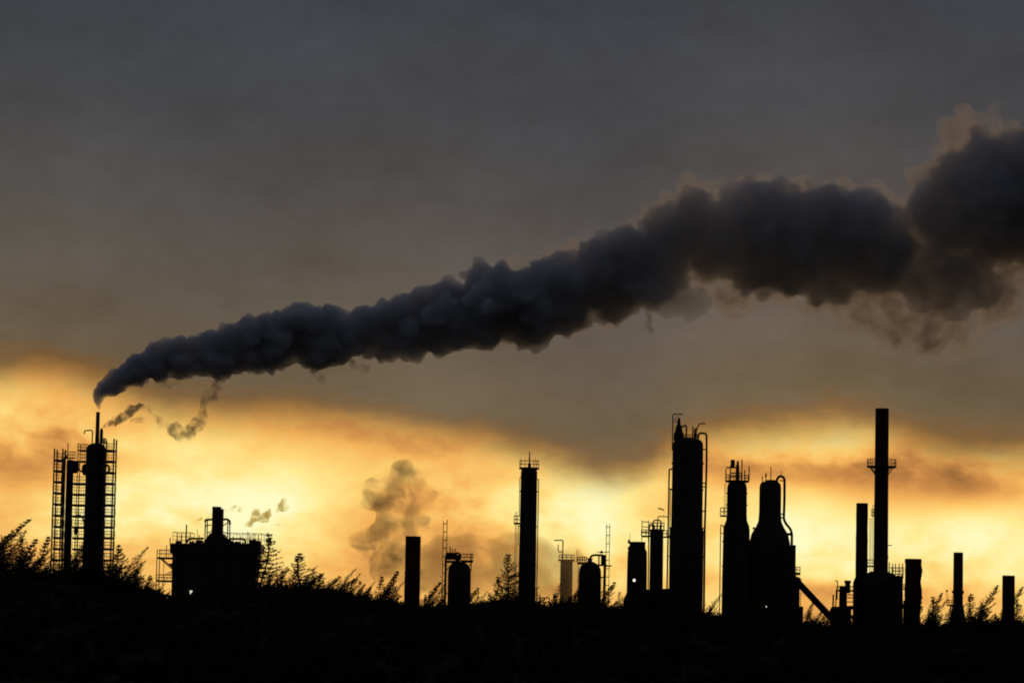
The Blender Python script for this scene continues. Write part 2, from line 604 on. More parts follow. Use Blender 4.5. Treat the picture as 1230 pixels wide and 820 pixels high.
T.pipe('brace', [(266, 633, -1.2), (274, 627.5, -1.2)], .6)
T.pipe('brace', [(266, 638.5, -1.2), (276.6, 641, -1.2)], .6)
T.pipe('brace', [(255, 637.5, -1.2), (249, 640.5, -1.2)], .6)
T.pipe('duct', [(226, 652, -3), (227.5, 647.2, -3), (246, 646.8, -3)], 1.25)
T.pipe('duct', [(276, 647.2, -3), (293.5, 647.4, -3), (296, 649.5, -3), (296, 655, -3)], 1.25)
T.post('vent_pipe', 225.5, 630.2, 656, .9, -3)
T.post('roof_mast', 298.6, 638.3, 654, .5, -2)
T.post('roof_mast', 305.7, 640.6, 654, .5, -2)
T.post('roof_mast', 238.3, 635.5, 654, .35, -2)
T.lathe('roof_cap', [(3.6, 655), (2.6, 648.5), (1.2, 646)], 'vessel', cx=T.x(305.6, 650))
for px, py in ((284.5, 650.5), (288, 651), (292, 650.8), (232, 650.5), (236, 650.8)):
    T.lathe('roof_valve', [(1.4, 655), (1.5, py + 1), (.7, py - 1)], 'pipe', cx=T.x(px, py), n=10)
for x0_, x1_, t_ in ((212, 218, 649.8), (228.5, 233.5, 650.6), (236.5, 244, 648.6), (283, 288.5, 650.2), (300.5, 303, 648), (309, 313.5, 649.4)):
    T.add('roof_unit', MB().box((T.x(x0_, t_), DB - 3, T.z(655, x0_)), (T.x(x1_, t_), DB + 2, T.z(t_, x0_))), 'vessel')
for px, t in ((214.5, 645.5), (219.5, 643), (240.5, 642.5), (243.6, 645), (281, 644.5), (290.5, 643.5), (301.8, 643), (311.5, 642)):
    T.post('roof_pipe', px, t, 655, .5, -2.5)
T.pipe('roof_main', [(247, 636, -1.5), (247.5, 631, -1.5), (254.5, 630.5, -1.5)], .7)
T.pipe('roof_main', [(209.6, 662, -dep - 1), (207.6, 658, -dep - 1), (207.4, 646.5, -dep - 1)], .6)
for x0_, x1_, a_, b_ in ((306, 314, 676, 683), (305, 311.6, 688, 693), (305, 313, 699, 704)):
    T.add('side_unit', MB().box((T.x(x0_, a_), DB - 4, T.z(b_, x0_)), (T.x(x1_, a_), DB + 4, T.z(a_, x0_))), 'vessel')
T.deck_box(209.8, 231, 653.2, 9.0, 0, 1.2, 13.6, 5, 3)
T.deck_box(278.5, 315.6, 653.6, 9.0, 0, 1.2, 12.8, 6, 2)
T.deck_box(190.3, 212, 669.2, 6, 0, 2.0, 8.8, 5, 2)
T.deck_box(188.8, 210, 696.6, 6, 0, 2.0, 6.5, 4, 2)
for dy in (-3, 3):
    T.post('scaffold_post', 190.4, 660.5, None, .6, dy)
    T.pipe('brace', [(192, 669, dy), (208.5, 683.5, dy)], .65)
    T.pipe('brace', [(209, 685, dy), (200, 690, dy)], .5)
T.post('scaffold_post', 197.0, 670, None, .4, 0)
T.post('scaffold_post', 200.2, 654.5, 669, .55, 0)
T.add('bracket', MB().prism(poly([(203, 677.2), (209.5, 676), (209.5, 681)]), DB - 3, DB + 3), 'grate')
T.deck_box(309.5, 322, 672.5, 5, 0, 2.2, 9, 4, 2)
T.deck_box(308, 317, 686, 5, 0, 2, 8, 3, 2)
T.add('window', MB().box((T.x(230.4, 715), DB - dep - .15, T.z(716, 232)), (T.x(233.4, 715), DB - dep + .2, T.z(709.5, 232))), 'lamp')

# ------------------------------------------------------------------ plain stacks
def stack(label, D, cxpx, top, half, rows=(), name='chimney_stack', mat='rust', n=24, off=None):
    T = Thing(name, label, 'chimney', D, cxpx, top, 'plain steel stacks')
    prof = [(half * 1.04, None), (half * 1.03, top + 50)] + [(half * f, top + d) for f, d in rows] + [(half, top + 1.2), (half, top), (half * .86, top), (half * .86, top + 4)]
    T.lathe('shell', prof, mat, n=n, off=off)
    return T


T = stack('plain straight-sided stack in front of the drifting steam', 800, 496.4, 643.8, 9.2, [(1.0, 46), (1.06, 45), (1.06, 43.5), (1.0, 42.5)])
T = stack('plain stack standing close beside the tallest stack, about half its height', 800, 1035.6, 604, 7.0, [(1.05, 80), (1.0, 60), (1.05, 45), (1.0, 30), (1.03, 18)])
T.ladder(1044.2, 1046.0, 622, None, 2.4, .25, -1.0)
T.deck_box(1041.5, 1048.5, 679, 3, 0, 1.6, 7, 2)
T = stack('wide stack with wavy uneven sides beside the pipework cage', 800, 1096.9, 670.8, 10.0,
          [(1.0, 62), (.99, 54), (1.06, 44), (1.05, 36), (.95, 28), (1.0, 20), (1.06, 14), (.97, 7), (1.03, 3)], off=[-1.5, -1.2, -.3, .1, .4, .2, -.2, .4, .8, .3, 0, 0, 0, 0, 0])
T = stack('thin stack with a flared base rising out of the bushes', 795, 1151.1, 663.1, 5.75, [(1.03, 49.6), (1.25, 49), (1.25, 46), (1.03, 45.5)])
T.lathe('flared_base', [(11, None), (10, 746), (8.0, 735), (6.2, 725)], 'concrete')
T.deck_box(1138, 1144.6, 725.6, 3, 0, 1.6, 5, 3)
T.post('lamp_post', 1137.4, 709, 726, .35)
T.add('lamp_head', MB().lathe(T.x(1137.4, 709), T.D, [(.15, T.z(710.6, 1137)), (.28, T.z(709.3, 1137)), (.15, T.z(708, 1137))], 10), 'pipe')
T.post('cable_post', 1144.0, 714, 730, .35)
T = stack('short stack among bushes, the last one before the picture ends', 795, 1211.5, 690.8, 7.5, [(1.0, 40), (1.02, 30)])

# ------------------------------------------------------------------ domed vessel with the tall ladder
D = 795.0
T = Thing('domed_vessel', 'domed vessel with a tall bare ladder rising over its pipe cluster, near the plain stack', 'vessel', D, 552.0, 684)
T.lathe('shell', [(13.9, None), (13.8, 690), (13.5, 684.5), (12.2, 680.5), (9.5, 677), (5.5, 674.6), (2, 673.8)])
T.lathe('nozzle', [(3.2, 676), (3.0, 668.5), (3.8, 668), (3.8, 666.8), (1, 666)], cx=T.x(549.8, 668))
T.deck_box(553.8, 568, 672.6, 5, 0, 2.6, 7.5, 5, 2)
T.post('platform_post', 566.3, 664.5, 686, .7, -1)
T.pipe('loop_pipe', [(546.5, 672, -.6), (546.3, 665.5, -.6), (549.5, 663.4, -.6), (552.8, 665.6, -.6), (553.2, 672, -.6)], 1.25)
T.deck_box(535.6, 548.5, 673.2, 5, 0, 2.2, 9.5, 5, 3)
T.add('pipe_manifold', MB().box((T.x(535.4, 668), D - 1, T.z(671.5, 538)), (T.x(547.5, 668), D + 1, T.z(664.2, 538))), 'pipe')
for px, t in ((540.8, 656.4), (543.5, 659), (546.6, 658.4)):
    T.post('riser', px, t, 666, .65)
T.post('support_leg', 535.6, 668, None, 1.5, .5)
T.pipe('strut', [(536.5, 684, 0), (544, 675.5, 0)], .6)
T.pipe('strut', [(566, 676, -1), (562.5, 681, -1)], .6)
T.ladder(532.7, 537.2, 625.4, None, 9.75, .48, -.6)
T.pipe('ladder_hook', [(537.2, 629, -.6), (537.2, 624.6, -.6), (538.2, 624.4, -.6)], .5)

# ------------------------------------------------------------------ tall slim column with a ring platform
D = 800.0
T = Thing('slim_column', 'tall slim column with a ring platform and one pointed mast on top', 'column', D, 635.6, 564)
T.lathe('shell', [(10.6, None), (10.4, 690), (10.0, 600), (9.9, 567), (9.4, 565), (8.6, 563.6)])
for py in (590, 632, 676):
    T.lathe('flange', [(9.8, py + 1), (10.9, py + .7), (10.9, py - .5), (9.8, py - .8)])
T.deck_round(12.0, 561.3, 2.4, 8.2, 14)
T.lathe('mast', [(2.0, 562), (1.8, 557), (.9, 555.5), (.75, 551), (1.1, 550.5), (1.1, 549.5), (.7, 549), (.55, 542)], 'pipe', cx=T.x(636.1, 550), n=10)
for px in (625.2, 643.2):
    T.post('lightning_rod', px, 549.5, 561, .28)
T.pipe('downpipe', [(645.2, 575), (646.9, 575.4), (646.9, 580), (644.6, 722)], .6)
T.deck_box(617.2, 625.4, 627.5, 3, 0, 1.8, 8, 3)
T.ladder(619.2, 621.2, 614.5, 735, 2.4, .26, -1)
T.post('platform_post', 622.8, 628, 655, .5)
T.pipe('side_pipe', [(625.6, 572), (624.2, 574), (623.7, 620)], .4)

# ------------------------------------------------------------------ column behind the drifting steam
D = 940.0
T = Thing('hazy_column', 'short pale column veiled by drifting steam, with a hooked pipe on top', 'column', D, 680.6, 674)
T.lathe('shell', [(7.5, None), (7.4, 700), (7.3, 675), (6.8, 673.6)])
T.deck_round(9.8, 671.6, 2.2, 5.6, 10)
T.pipe('hooked_pipe', [(675.6, 674), (676.3, 648.3), (665.4, 648.6)], .7)
T.pipe('hook_bracket', [(675.6, 662.3), (670.6, 662.3), (670.5, 653.6)], .6)

# ------------------------------------------------------------------ second domed vessel
D = 795.0
T = Thing('domed_vessel', 'domed vessel with a thick looped pipe and a tall ladder, right of the hazy column', 'vessel', D, 708.7, 684)
T.lathe('shell', [(13.6, None), (13.5, 690), (13.2, 684.5), (11.6, 680), (8.6, 676.8), (4.8, 674.6), (2, 674)])
T.lathe('nozzle', [(2.8, 676), (2.6, 671.8), (3.3, 671.4), (3.3, 670.2), (1, 669.6)], cx=T.x(708.6, 672))
T.pipe('looped_pipe', [(709.6, 672), (709.2, 668.2), (713, 666.2), (722, 666.4), (726.8, 667.2), (726.3, 675), (725.2, 722)], 1.3)
T.add('valve_body', MB().box((T.x(722, 668), D - .8, T.z(677.5, 724)), (T.x(727.4, 668), D + .8, T.z(666, 724))), 'pipe')
T.pipe('pipe_drop', [(719.5, 666.8, 1), (719.5, 678, 1)], .8)
T.pipe('cross_bar', [(717, 662.6), (728.5, 662.8)], .45)
T.lathe('valve_wheel', [(1.6, 664), (1.8, 662.5), (1.0, 661.2), (.6, 660.6)], 'pipe', cx=T.x(722.6, 662), n=10)
T.deck_box(693.9, 704.5, 675.2, 5, 0, 2.2, 6.6, 5, 2)
T.deck_box(714, 729, 677.5, 4, 1, 1.6, 0)
T.post('platform_mast', 693.2, 660, 675, .38)
T.pipe('side_pipe', [(694.5, 679), (694.2, 720)], .35)
T.ladder(728.5, 732.4, 629.2, None, 9.95, .44, -.6)
T.deck_box(727, 734.6, 678.6, 3, 0, 1.3, 0)
T.pipe('strut', [(727, 693), (721.5, 693)], .8)

# ------------------------------------------------------------------ low shed, two short columns
D = 812.0
T = Thing('plant_shed', 'low dark shed with a sloped roof end between the short columns', 'building', D, 778, 712)
def xz2(px, py):
    p = at(px, py, T.D); return (p.x, p.z)
gl = lambda px: (at(px, 710, T.D).x, -.3)
T.add('wall', MB().prism([gl(748.5), xz2(749.5, 722), xz2(808, 722.5), gl(808)], D - 4, D + 4), 'concrete')
T.add('roof', MB().prism([xz2(748.6, 722), xz2(754.5, 708.5), xz2(806.5, 706.5), xz2(808.4, 722.4)], D - 4.3, D + 4.3), 'vessel')

D = 800.0
T = Thing('stub_column', 'short thick column with a bright lamp on its side', 'column', D, 765.7, 651)
T.lathe('shell', [(12.3, None), (12.0, 690), (11.6, 663), (11.2, 661.5), (9.6, 658.5), (9.5, 653), (9.7, 652), (9.7, 650.4)])
for py in (649.5, 657.5):
    T.lathe('side_nozzle', [(1.5, py + 3), (1.6, py + 1), (1.1, py - 1.5)], 'pipe', cx=T.x(755.6, py), n=10)
T.post('thin_mast', 756.6, 640, 652, .3)
T.lamp(761.1, 696.8, 2.9, 2.9, -3.3)

T = Thing('stub_column', 'short column crowned with railings and hooked pipes beside the tallest column', 'column', D + 3, 789.0, 636)
T.lathe('shell', [(8.3, None), (8.1, 680), (7.9, 638), (7.4, 636), (6, 635)])
T.deck_round(9.3, 635.6, 2.0, 8, 10)
T.ladder(771.0, 778.8, 624.4, 650, 6.0, .5, -1)
T.deck_box(770.6, 781, 643.0, 4, 0, 1.4, 7, 3)
T.pipe('hooked_pipe', [(779, 645), (779.6, 630), (786, 629.6), (786.2, 636)], .8)
T.pipe('hooked_pipe', [(784.4, 636), (784.9, 624.4), (794, 624.6), (794, 634)], .8)
T.pipe('hooked_pipe', [(789.7, 635), (790.4, 619.8), (802.4, 620.2), (802.3, 646)], .6)
T.deck_box(796, 806, 644, 4, 0, 1.4, 7, 3)
T.lathe('vent_cap', [(1.3, 636), (1.4, 631), (.8, 629)], 'pipe', cx=T.x(793.6, 632), n=10)
T.pipe('downpipe', [(779.4, 640), (778.4, 715)], .7)
T.post('lamp_mast', 797.4, 612.5, 636, .14)
T.pipe('lamp_arm', [(790.2, 610.4), (792.6, 610.3), (797.6, 612.4)], .75)

# ------------------------------------------------------------------ the tallest thick column
D = 798.0
T = Thing('tall_column', 'tallest and thickest column, with long downpipes and a davit frame on top', 'column', D, 826.4, 530)
T.lathe('shell', [(20.4, None), (20.4, 637), (19.6, 635.6), (18.9, 632), (18.6, 560), (18.4, 534), (17.6, 530.8), (15.2, 528.2), (11, 526.4), (4, 525.4)])
for py in (556, 588, 634, 668):
    T.lathe('flange', [(18.4, py + 1.2), (19.6 if py < 600 else 21.2, py + .9), (19.6 if py < 600 else 21.2, py - .6), (18.4, py - .9)])
T.lathe('head_nozzle', [(6.4, 529), (6.2, 521), (4.6, 518.6), (3.6, 512), (2.0, 509.5), (1.6, 506), (1.9, 505), (1.2, 502)], 'pipe', cx=T.x(815.5, 512), n=14)
T.pipe('valve_arm', [(811.4, 506.6), (816, 506.2)], .7)
T.pipe('side_bend', [(818, 513), (823.5, 510.4), (824.6, 513), (824.4, 527)], 1.0)
T.pipe('davit', [(807.2, 541, -1), (808.1, 497.4, -1), (820, 497.6, -1)], .65)
T.pipe('davit_brace', [(808.4, 507, -1), (815, 499, -1)], .35)
T.pipe('davit', [(836.2, 526), (836.8, 515), (840.4, 508.3), (847.4, 508.6)], .75)
T.pipe('valve_riser', [(831.6, 528), (832.4, 512)], .8)
T.pipe('valve_riser', [(834.4, 527), (834.6, 515.4), (837, 515)], 1.2)
T.pipe('vapour_pipe', [(838.5, 527), (839.0, 519.9), (848.8, 520.2), (848.6, 560), (846.6, 634), (845.4, 740)], 1.25)
for py in (539.5, 580, 584.4, 613.6):
    T.pipe('pipe_bracket', [(843.5, py), (848.5, py)], .8)
T.pipe('downpipe', [(809, 563), (803.9, 563), (803.2, 600), (801.2, 709)], .95)
T.pipe('downpipe', [(809, 586.6), (805.3, 586.8), (803.9, 710)], .5)
for py in (587, 643):
    T.pipe('pipe_bracket', [(803.4, py), (809, py)], .7)
T.deck_box(818, 838, 527.4, 4, 0, 1.0, 5.5, 5, 2)

# ------------------------------------------------------------------ two bottle-shaped reactors
D = 800.0
T = Thing('bottle_column', 'bottle-shaped column with a motor frame and railed platform on its narrow neck', 'column', D, 885.4, 580)
T.lathe('shell', [(17.0, None), (16.6, 700), (15.9, 636), (15.2, 631.5), (12.6, 625), (12.1, 618), (11.9, 586), (11.3, 582.4), (10.2, 580)])
for py in (592, 606, 650, 680):
    w_ = 12.0 if py < 620 else 16.1
    T.lathe('flange', [(w_, py + 1), (w_ + .9, py + .7), (w_ + .9, py - .5), (w_, py - .8)])
T.deck_round(14.2, 576.8, 2.4, 6.5, 12)
for px, t in ((871.8, 563), (877.4, 559), (899.7, 560.5), (886.1, 553.5), (891.1, 551.6), (894.4, 564)):
    T.post('frame_post', px, t, 578, .75 if px != 886.1 else 1.5, -.5)
T.pipe('frame_beam', [(872.4, 561.2), (887, 561.2)], .9)
T.pipe('frame_beam', [(877, 567.8), (892, 567.8)], .8)
T.pipe('frame_beam', [(877.5, 572), (892, 571)], .6)
T.lathe('motor', [(2.4, 561), (2.7, 559), (2.7, 554), (2.2, 552.6), (1.2, 551.8)], 'pipe', cx=T.x(880.2, 556), n=14)
T.lathe('gearbox', [(2.2, 578), (2.2, 562), (1.6, 557)], 'pipe', cx=T.x(886, 560), n=12)
T.deck_box(865.4, 874, 618.6, 3, 0, 1.6, 9, 3)
T.ladder(870.0, 872.0, 580, 617, 2.4, .22, -.6)
T.pipe('thin_pipe', [(868.9, 633.5), (868.3, 630.2), (865.6, 630.2), (864.2, 738)], .6)
T.pipe('thin_pipe_tie', [(865.4, 640.2), (869.5, 640.2)], .5)

T = Thing('bottle_column', 'bottle-shaped column with a bent pipe on its neck, joined to the slanting duct', 'column', D + 2, 925.4, 578)
T.lathe('shell', [(25, None), (25, 700), (24.5, 652), (22, 641), (17, 633), (14, 626), (13.2, 615), (13.1, 586), (12.4, 581.4), (10, 578.6), (6, 577.8)])
T.lathe('neck_flange', [(7.6, 580), (7.8, 577.5), (7.8, 576.4), (3, 576)], 'pipe', cx=T.x(927, 577))
for px, t in ((915.8, 571.5), (920.1, 568.4), (926.1, 561)):
    T.post('vent_rod', px, t, 580, .6)
T.lathe('vent_cap', [(.7, 573), (1.1, 570.5), (.5, 568)], 'pipe', cx=T.x(920.1, 569), n=10)
T.pipe('rod_hook', [(926.1, 562), (925.4, 560.6), (924.6, 561.2)], .4)
T.pipe('bent_pipe', [(933.2, 580), (933.4, 574.5), (936.5, 571.7), (940, 571.9), (942.4, 575), (942.2, 600), (941.4, 624), (945, 630), (949.6, 635), (951.2, 641), (951, 656)], 1.55)
for py in (577, 617, 621.5):
    T.pipe('pipe_bracket', [(936.5, py), (943, py)], .7)
T.pipe('pipe_bracket', [(943, 641), (951, 641.4)], 1.6)
T.pipe('lamp_arm', [(938, 572), (938.6, 566), (937.6, 564.4)], .35)
T.lathe('side_nub', [(1, 636), (1.6, 634.5), (.8, 633)], 'pipe', cx=T.x(905.5, 634), n=8)
T.add('side_casing', MB().box((T.x(938, 656), D - 4, -.3), (T.x(953.4, 656), D + 4, T.z(655, 950))), 'vessel')
T.add('lower_casing', MB().box((T.x(940, 695), D - 4.5, -.3), (T.x(957.8, 700), D + 4.5, T.z(693, 950))), 'vessel')
T.add('plinth', MB().box((T.x(940, 728), D - 5, -.3), (T.x(961.8, 729), D + 5, T.z(728, 950))), 'concrete')
T.deck_box(952.8, 960.8, 687.2, 3, 0, 3.0, 6.5, 3)
T.deck_box(956, 962.4, 694.4, 3, 0, .7, 0)
T.ladder(959.0, 961.6, 711, None, 2.5, .3, -1)
T.lamp(918.2, 728.3, 1.1, 1.1, -5.6)

# slanting duct
T = Thing('slanting_duct', 'thick straight duct slanting down from the bottle-shaped column to the pipework', 'duct', D, 976, 718)
T.pipe('duct_tube', [(951, 691.5), (957, 697.5), (1003, 746.5)], 4.1, 'rust', n=16)
T.pipe('duct_flange', [(957.5, 698.2), (959.5, 700.3)], 5.0, 'rust', n=16)
T.post('duct_prop', 998, 741, None, 1.0)

# ------------------------------------------------------------------ pipework frame left of the furnace stack
D = 792.0
T = Thing('pipework_tangle', 'low tangle of pipes and platforms at the foot of the slanting duct', 'pipework', D, 1013, 730)
T.lathe('drum', [(5.0, None), (4.9, 730), (4.6, 706), (4.2, 704)], 'vessel', cx=T.x(1012.6, 720))
T.lathe('vent_column', [(3.2, 712), (3.2, 700), (4.0, 699.4), (4.0, 696.6)], 'vessel', cx=T.x(1018.2, 700), n=14)
T.pipe('hooked_pipe', [(1005.4, 720), (1006.1, 697), (1003.2, 697.2)], .6)
T.pipe('upright_pipe', [(1000.4, 735), (1001, 713.8)], 1.0)
T.pipe('upright_pipe', [(1003.6, 735), (1004.6, 708)], .7)
T.deck_box(1006, 1027.5, 708.2, 5, 0, 1.8, 4.5, 6, 1)
for py in (713.5, 717, 722):
    T.deck_box(1018, 1025, py, 4, 0, .9, 0)
T.add('pump_house', MB().box((T.x(998.5, 730), D - 3, -.3), (T.x(1021, 730), D + 3, T.z(731, 1010))), 'concrete')
T.lathe('tank', [(7.5, None), (7.3, 732), (5.5, 729), (2, 728)], 'vessel', cx=T.x(1004, 735))
T.pipe('bend_pipe', [(1019, 737.5), (1023, 739), (1025.4, 745), (1025.2, 760)], 1.5)
T.pipe('cross_pipe', [(1016, 729.5), (1032, 729)], 2.4)

# ------------------------------------------------------------------ furnace with the tallest stack
D = 802.0
T = Thing('furnace_stack', 'tallest smokeless stack with a ring platform, rising from a cone-roofed furnace', 'chimney', D, 1059.6, 491)
T.lathe('stack', [(8.9, 694), (8.8, 680), (8.3, 560), (8.1, 491.6), (8.2, 490.5), (7.2, 490.5), (7.0, 496)], 'rust')
r, z, zl = 17.8 * T.k, T.z(559.6), T.z(569.5)
T.deck_round(17.8, 559.6, 2.0, 8.0, 16)
for j in range(12):
    t = 2 * math.pi * (j + .5) / 12
    c, s_ = math.cos(t), math.sin(t)
    T.add('brace', MB().tube([(T.cx + c * r * .8, D + s_ * r * .8, z - .3), (T.cx + c * 8.2 * T.k, D + s_ * 8.2 * T.k, zl)], .5 * T.k, 6), 'grate')
T.lathe('furnace_body', [(28.5, None), (28.0, 697), (27.4, 695.5), (16, 688.6), (9.6, 685.8)], 'concrete', cx=T.x(1056.5, 692), n=36)
T.lathe('side_tank', [(8.5, None), (8.4, 700), (6.5, 694.5), (2, 692.6)], 'vessel', cx=T.x(1033, 700))
T.ladder(1047.2, 1049.0, 606, 685, 2.4, .25, -2)
T.deck_box(1046.6, 1050, 618.4, 2.5, -.5, 1.2, 7, 2)
T.pipe('hooked_pipe', [(1065.6, 682), (1066.2, 654.4), (1071.6, 654.8)], .55)
T.lathe('damper', [(1.2, 672), (1.8, 669), (1.2, 666)], 'pipe', cx=T.x(1065.5, 669), n=10)
T.post('platform_post', 1068.2, 675, 690, .7)

T = Thing('pipework_cage', 'small open steel cage of rails and a pipe ring between furnace and wavy stack', 'pipework', D - 6, 1076, 690)
T.deck_box(1069.6, 1083.8, 693, 5, 0, 1.4, 11.5, 4, 3)
for px in (1070.8, 1074.2, 1078.6, 1082.8):
    T.post('cage_post', px, 676.8, 700, .65, -2.4)
T.pipe('pipe_ring', [(1073.2, 705, -2.4), (1073.6, 694, -2.4), (1077.4, 691.4, -2.4), (1081.4, 694, -2.4), (1081.2, 720, -2.4)], 1.3)
T.post('support_leg', 1083.4, 690, None, 1.1)
T.post('support_leg', 1072.0, 690, None, 1.1)
T.pipe('cross_pipe', [(1080, 727), (1090, 728)], 3.0)
T.deck_box(1078, 1086.5, 706.5, 3, 0, 1.0, 5, 2)

# low pipe rack near the slim column
T = Thing('pipe_rack', 'tiny low pipe rack at the foot of the slim column', 'pipework', 798, 654, 722)
for px in (648.4, 659.6):
    T.post('rack_post', px, 717.2 if px > 650 else 712, None, .55)
for py in (717.5, 722.5):
    T.pipe('rack_beam', [(647.6, py), (660.6, py + .3)], .65)


# ------------------------------------------------------------------ smoke and steam: closed hulls filled with scattering volume
def smoke_mat(name, density, color, aniso=0.25, noisy=None, absorb=None):
    mt = bpy.data.materials.new(name)
    mt.use_nodes = True
    t = mt.node_tree
    t.nodes.clear()
    out = t.nodes.new('ShaderNodeOutputMaterial')
    pv = t.nodes.new('ShaderNodeVolumePrincipled')
    pv.inputs['Color'].default_value = (*color, 1)
    pv.inputs['Density'].default_value = density
    if absorb:
        pv.inputs['Absorption Color'].default_value = (*absorb, 1)
    pv.inputs['Anisotropy'].default_value = aniso
    t.links.new(pv.outputs[0], out.inputs['Volume'])
    tcn = t.nodes.new('ShaderNodeTexCoord')
    n1 = t.nodes.new('ShaderNodeTexNoise')
    t.links.new(tcn.outputs['Object'], n1.inputs['Vector'])
    n1.inputs['Scale'].default_value = 0.3
    mr = t.nodes.new('ShaderNodeMapRange')
    mr.inputs[3].default_value, mr.inputs[4].default_value = 0.99, 1.0
    t.links.new(n1.outputs[0], mr.inputs[0])
    tr = t.nodes.new('ShaderNodeBsdfTransparent')       # the thin outermost skin of the cloud
    t.links.new(mr.outputs[0], tr.inputs[0])
    t.links.new(tr.outputs[0], out.inputs['Surface'])
    if noisy:
        scale, lo, hi = noisy
        n2 = t.nodes.new('ShaderNodeTexNoise')
        n2.inputs['Scale'].default_value = scale
        n2.inputs['Detail'].default_value = 5
        n2.inputs['Roughness'].default_value = 0.6
        n2.inputs['Distortion'].default_value = 0.6
        t.links.new(tcn.outputs['Object'], n2.inputs['Vector'])
        m2 = t.nodes.new('ShaderNodeMapRange')
        m2.interpolation_type = 'SMOOTHSTEP'
        m2.inputs[1].default_value, m2.inputs[2].default_value = lo, hi
        m2.inputs[4].default_value = density
        t.links.new(n2.outputs[0], m2.inputs[0])
        t.links.new(m2.outputs[0], pv.inputs['Density'])
    MAT[name] = mt
    return name


def ico(sub):
    import bmesh
    bm = bmesh.new()
    bmesh.ops.create_icosphere(bm, subdivisions=sub, radius=1.0)
    v = np.array([x.co[:] for x in bm.verts])
    bm.verts.index_update()
    f = np.array([[q.index for q in p.verts] for p in bm.faces])
    bm.free()
    return v, f


ICO_V, ICO_F = ico(2)


def remeshed(me, voxel, it):
    tmp = bpy.data.objects.new('raw', me)
    COL.objects.link(tmp)
    md = tmp.modifiers.new('r', 'REMESH')
    md.mode, md.voxel_size = 'VOXEL', voxel
    sm = tmp.modifiers.new('s', 'SMOOTH')
    sm.iterations, sm.factor = it, 0.5
    dg = bpy.context.evaluated_depsgraph_get()
    res = bpy.data.meshes.new_from_object(tmp.evaluated_get(dg))
    bpy.data.objects.remove(tmp)
    bpy.data.meshes.remove(me)
    return res


def outer_only(me):
    """keep the one largest closed surface: no inner cavities, no loose crumbs"""
    nv = len(me.vertices)
    ed = np.empty(len(me.edges) * 2, dtype=np.int64)
    me.edges.foreach_get('vertices', ed)
    adj = [[] for _ in range(nv)]
    for a, b in ed.reshape(-1, 2).tolist():
        adj[a].append(b)
        adj[b].append(a)
    lab = [-1] * nv
    sizes = []
    for v0 in range(nv):
        if lab[v0] >= 0:
            continue
        k, st, n = len(sizes), [v0], 0
        lab[v0] = k
        while st:
            v = st.pop()
            n += 1
            for u in adj[v]:
                if lab[u] < 0:
                    lab[u] = k
                    st.append(u)
        sizes.append(n)
    if len(sizes) == 1:
        return me
    big = int(np.argmax(sizes))
    lab = np.array(lab)
    co = np.empty(nv * 3)
    me.vertices.foreach_get('co', co)
    idx = np.cumsum(lab == big) - 1
    f = [tuple(int(idx[v]) for v in p.vertices) for p in me.polygons if lab[p.vertices[0]] == big]
    out = bpy.data.meshes.new('raw')
    out.from_pydata(co.reshape(-1, 3)[lab == big].tolist(), [], f)
    bpy.data.meshes.remove(me)
    return out


def hull(name, puffs, voxel, mat, parent, org, wob=0.0, wscale=0.5):
    """union of the puffs (x, y, z, r) as one closed billowing surface"""
    P = np.array(puffs)
    V = (ICO_V[None] * P[:, None, 3:4] + P[:, None, :3]).reshape(-1, 3) - np.array(org)
    Fc = (ICO_F[None] + (np.arange(len(P)) * len(ICO_V))[:, None, None]).reshape(-1, 3)
    me = bpy.data.meshes.new('raw')
    me.from_pydata(V.tolist(), [], Fc.tolist())
    res = outer_only(remeshed(me, voxel, 2))
    if wob:
        co = np.empty(len(res.vertices) * 3)
        no = np.empty(len(res.vertices) * 3)
        res.vertices.foreach_get('co', co)
        res.vertices.foreach_get('normal', no)
        co, no = co.reshape(-1, 3), no.reshape(-1, 3)
        d = np.array([noise.fractal(Vector(p), 0.9, 2.1, 4) for p in co * wscale])
        co += no * (d * wob)[:, None]
        res.vertices.foreach_set('co', co.ravel())
        res.update()
        res = outer_only(remeshed(res, voxel, 1))
    res.name = name
    res.polygons.foreach_set('use_smooth', [True] * len(res.polygons))
    res.materials.clear()
    res.materials.append(MAT[mat])
    res.update()
    return link(name, res, parent)


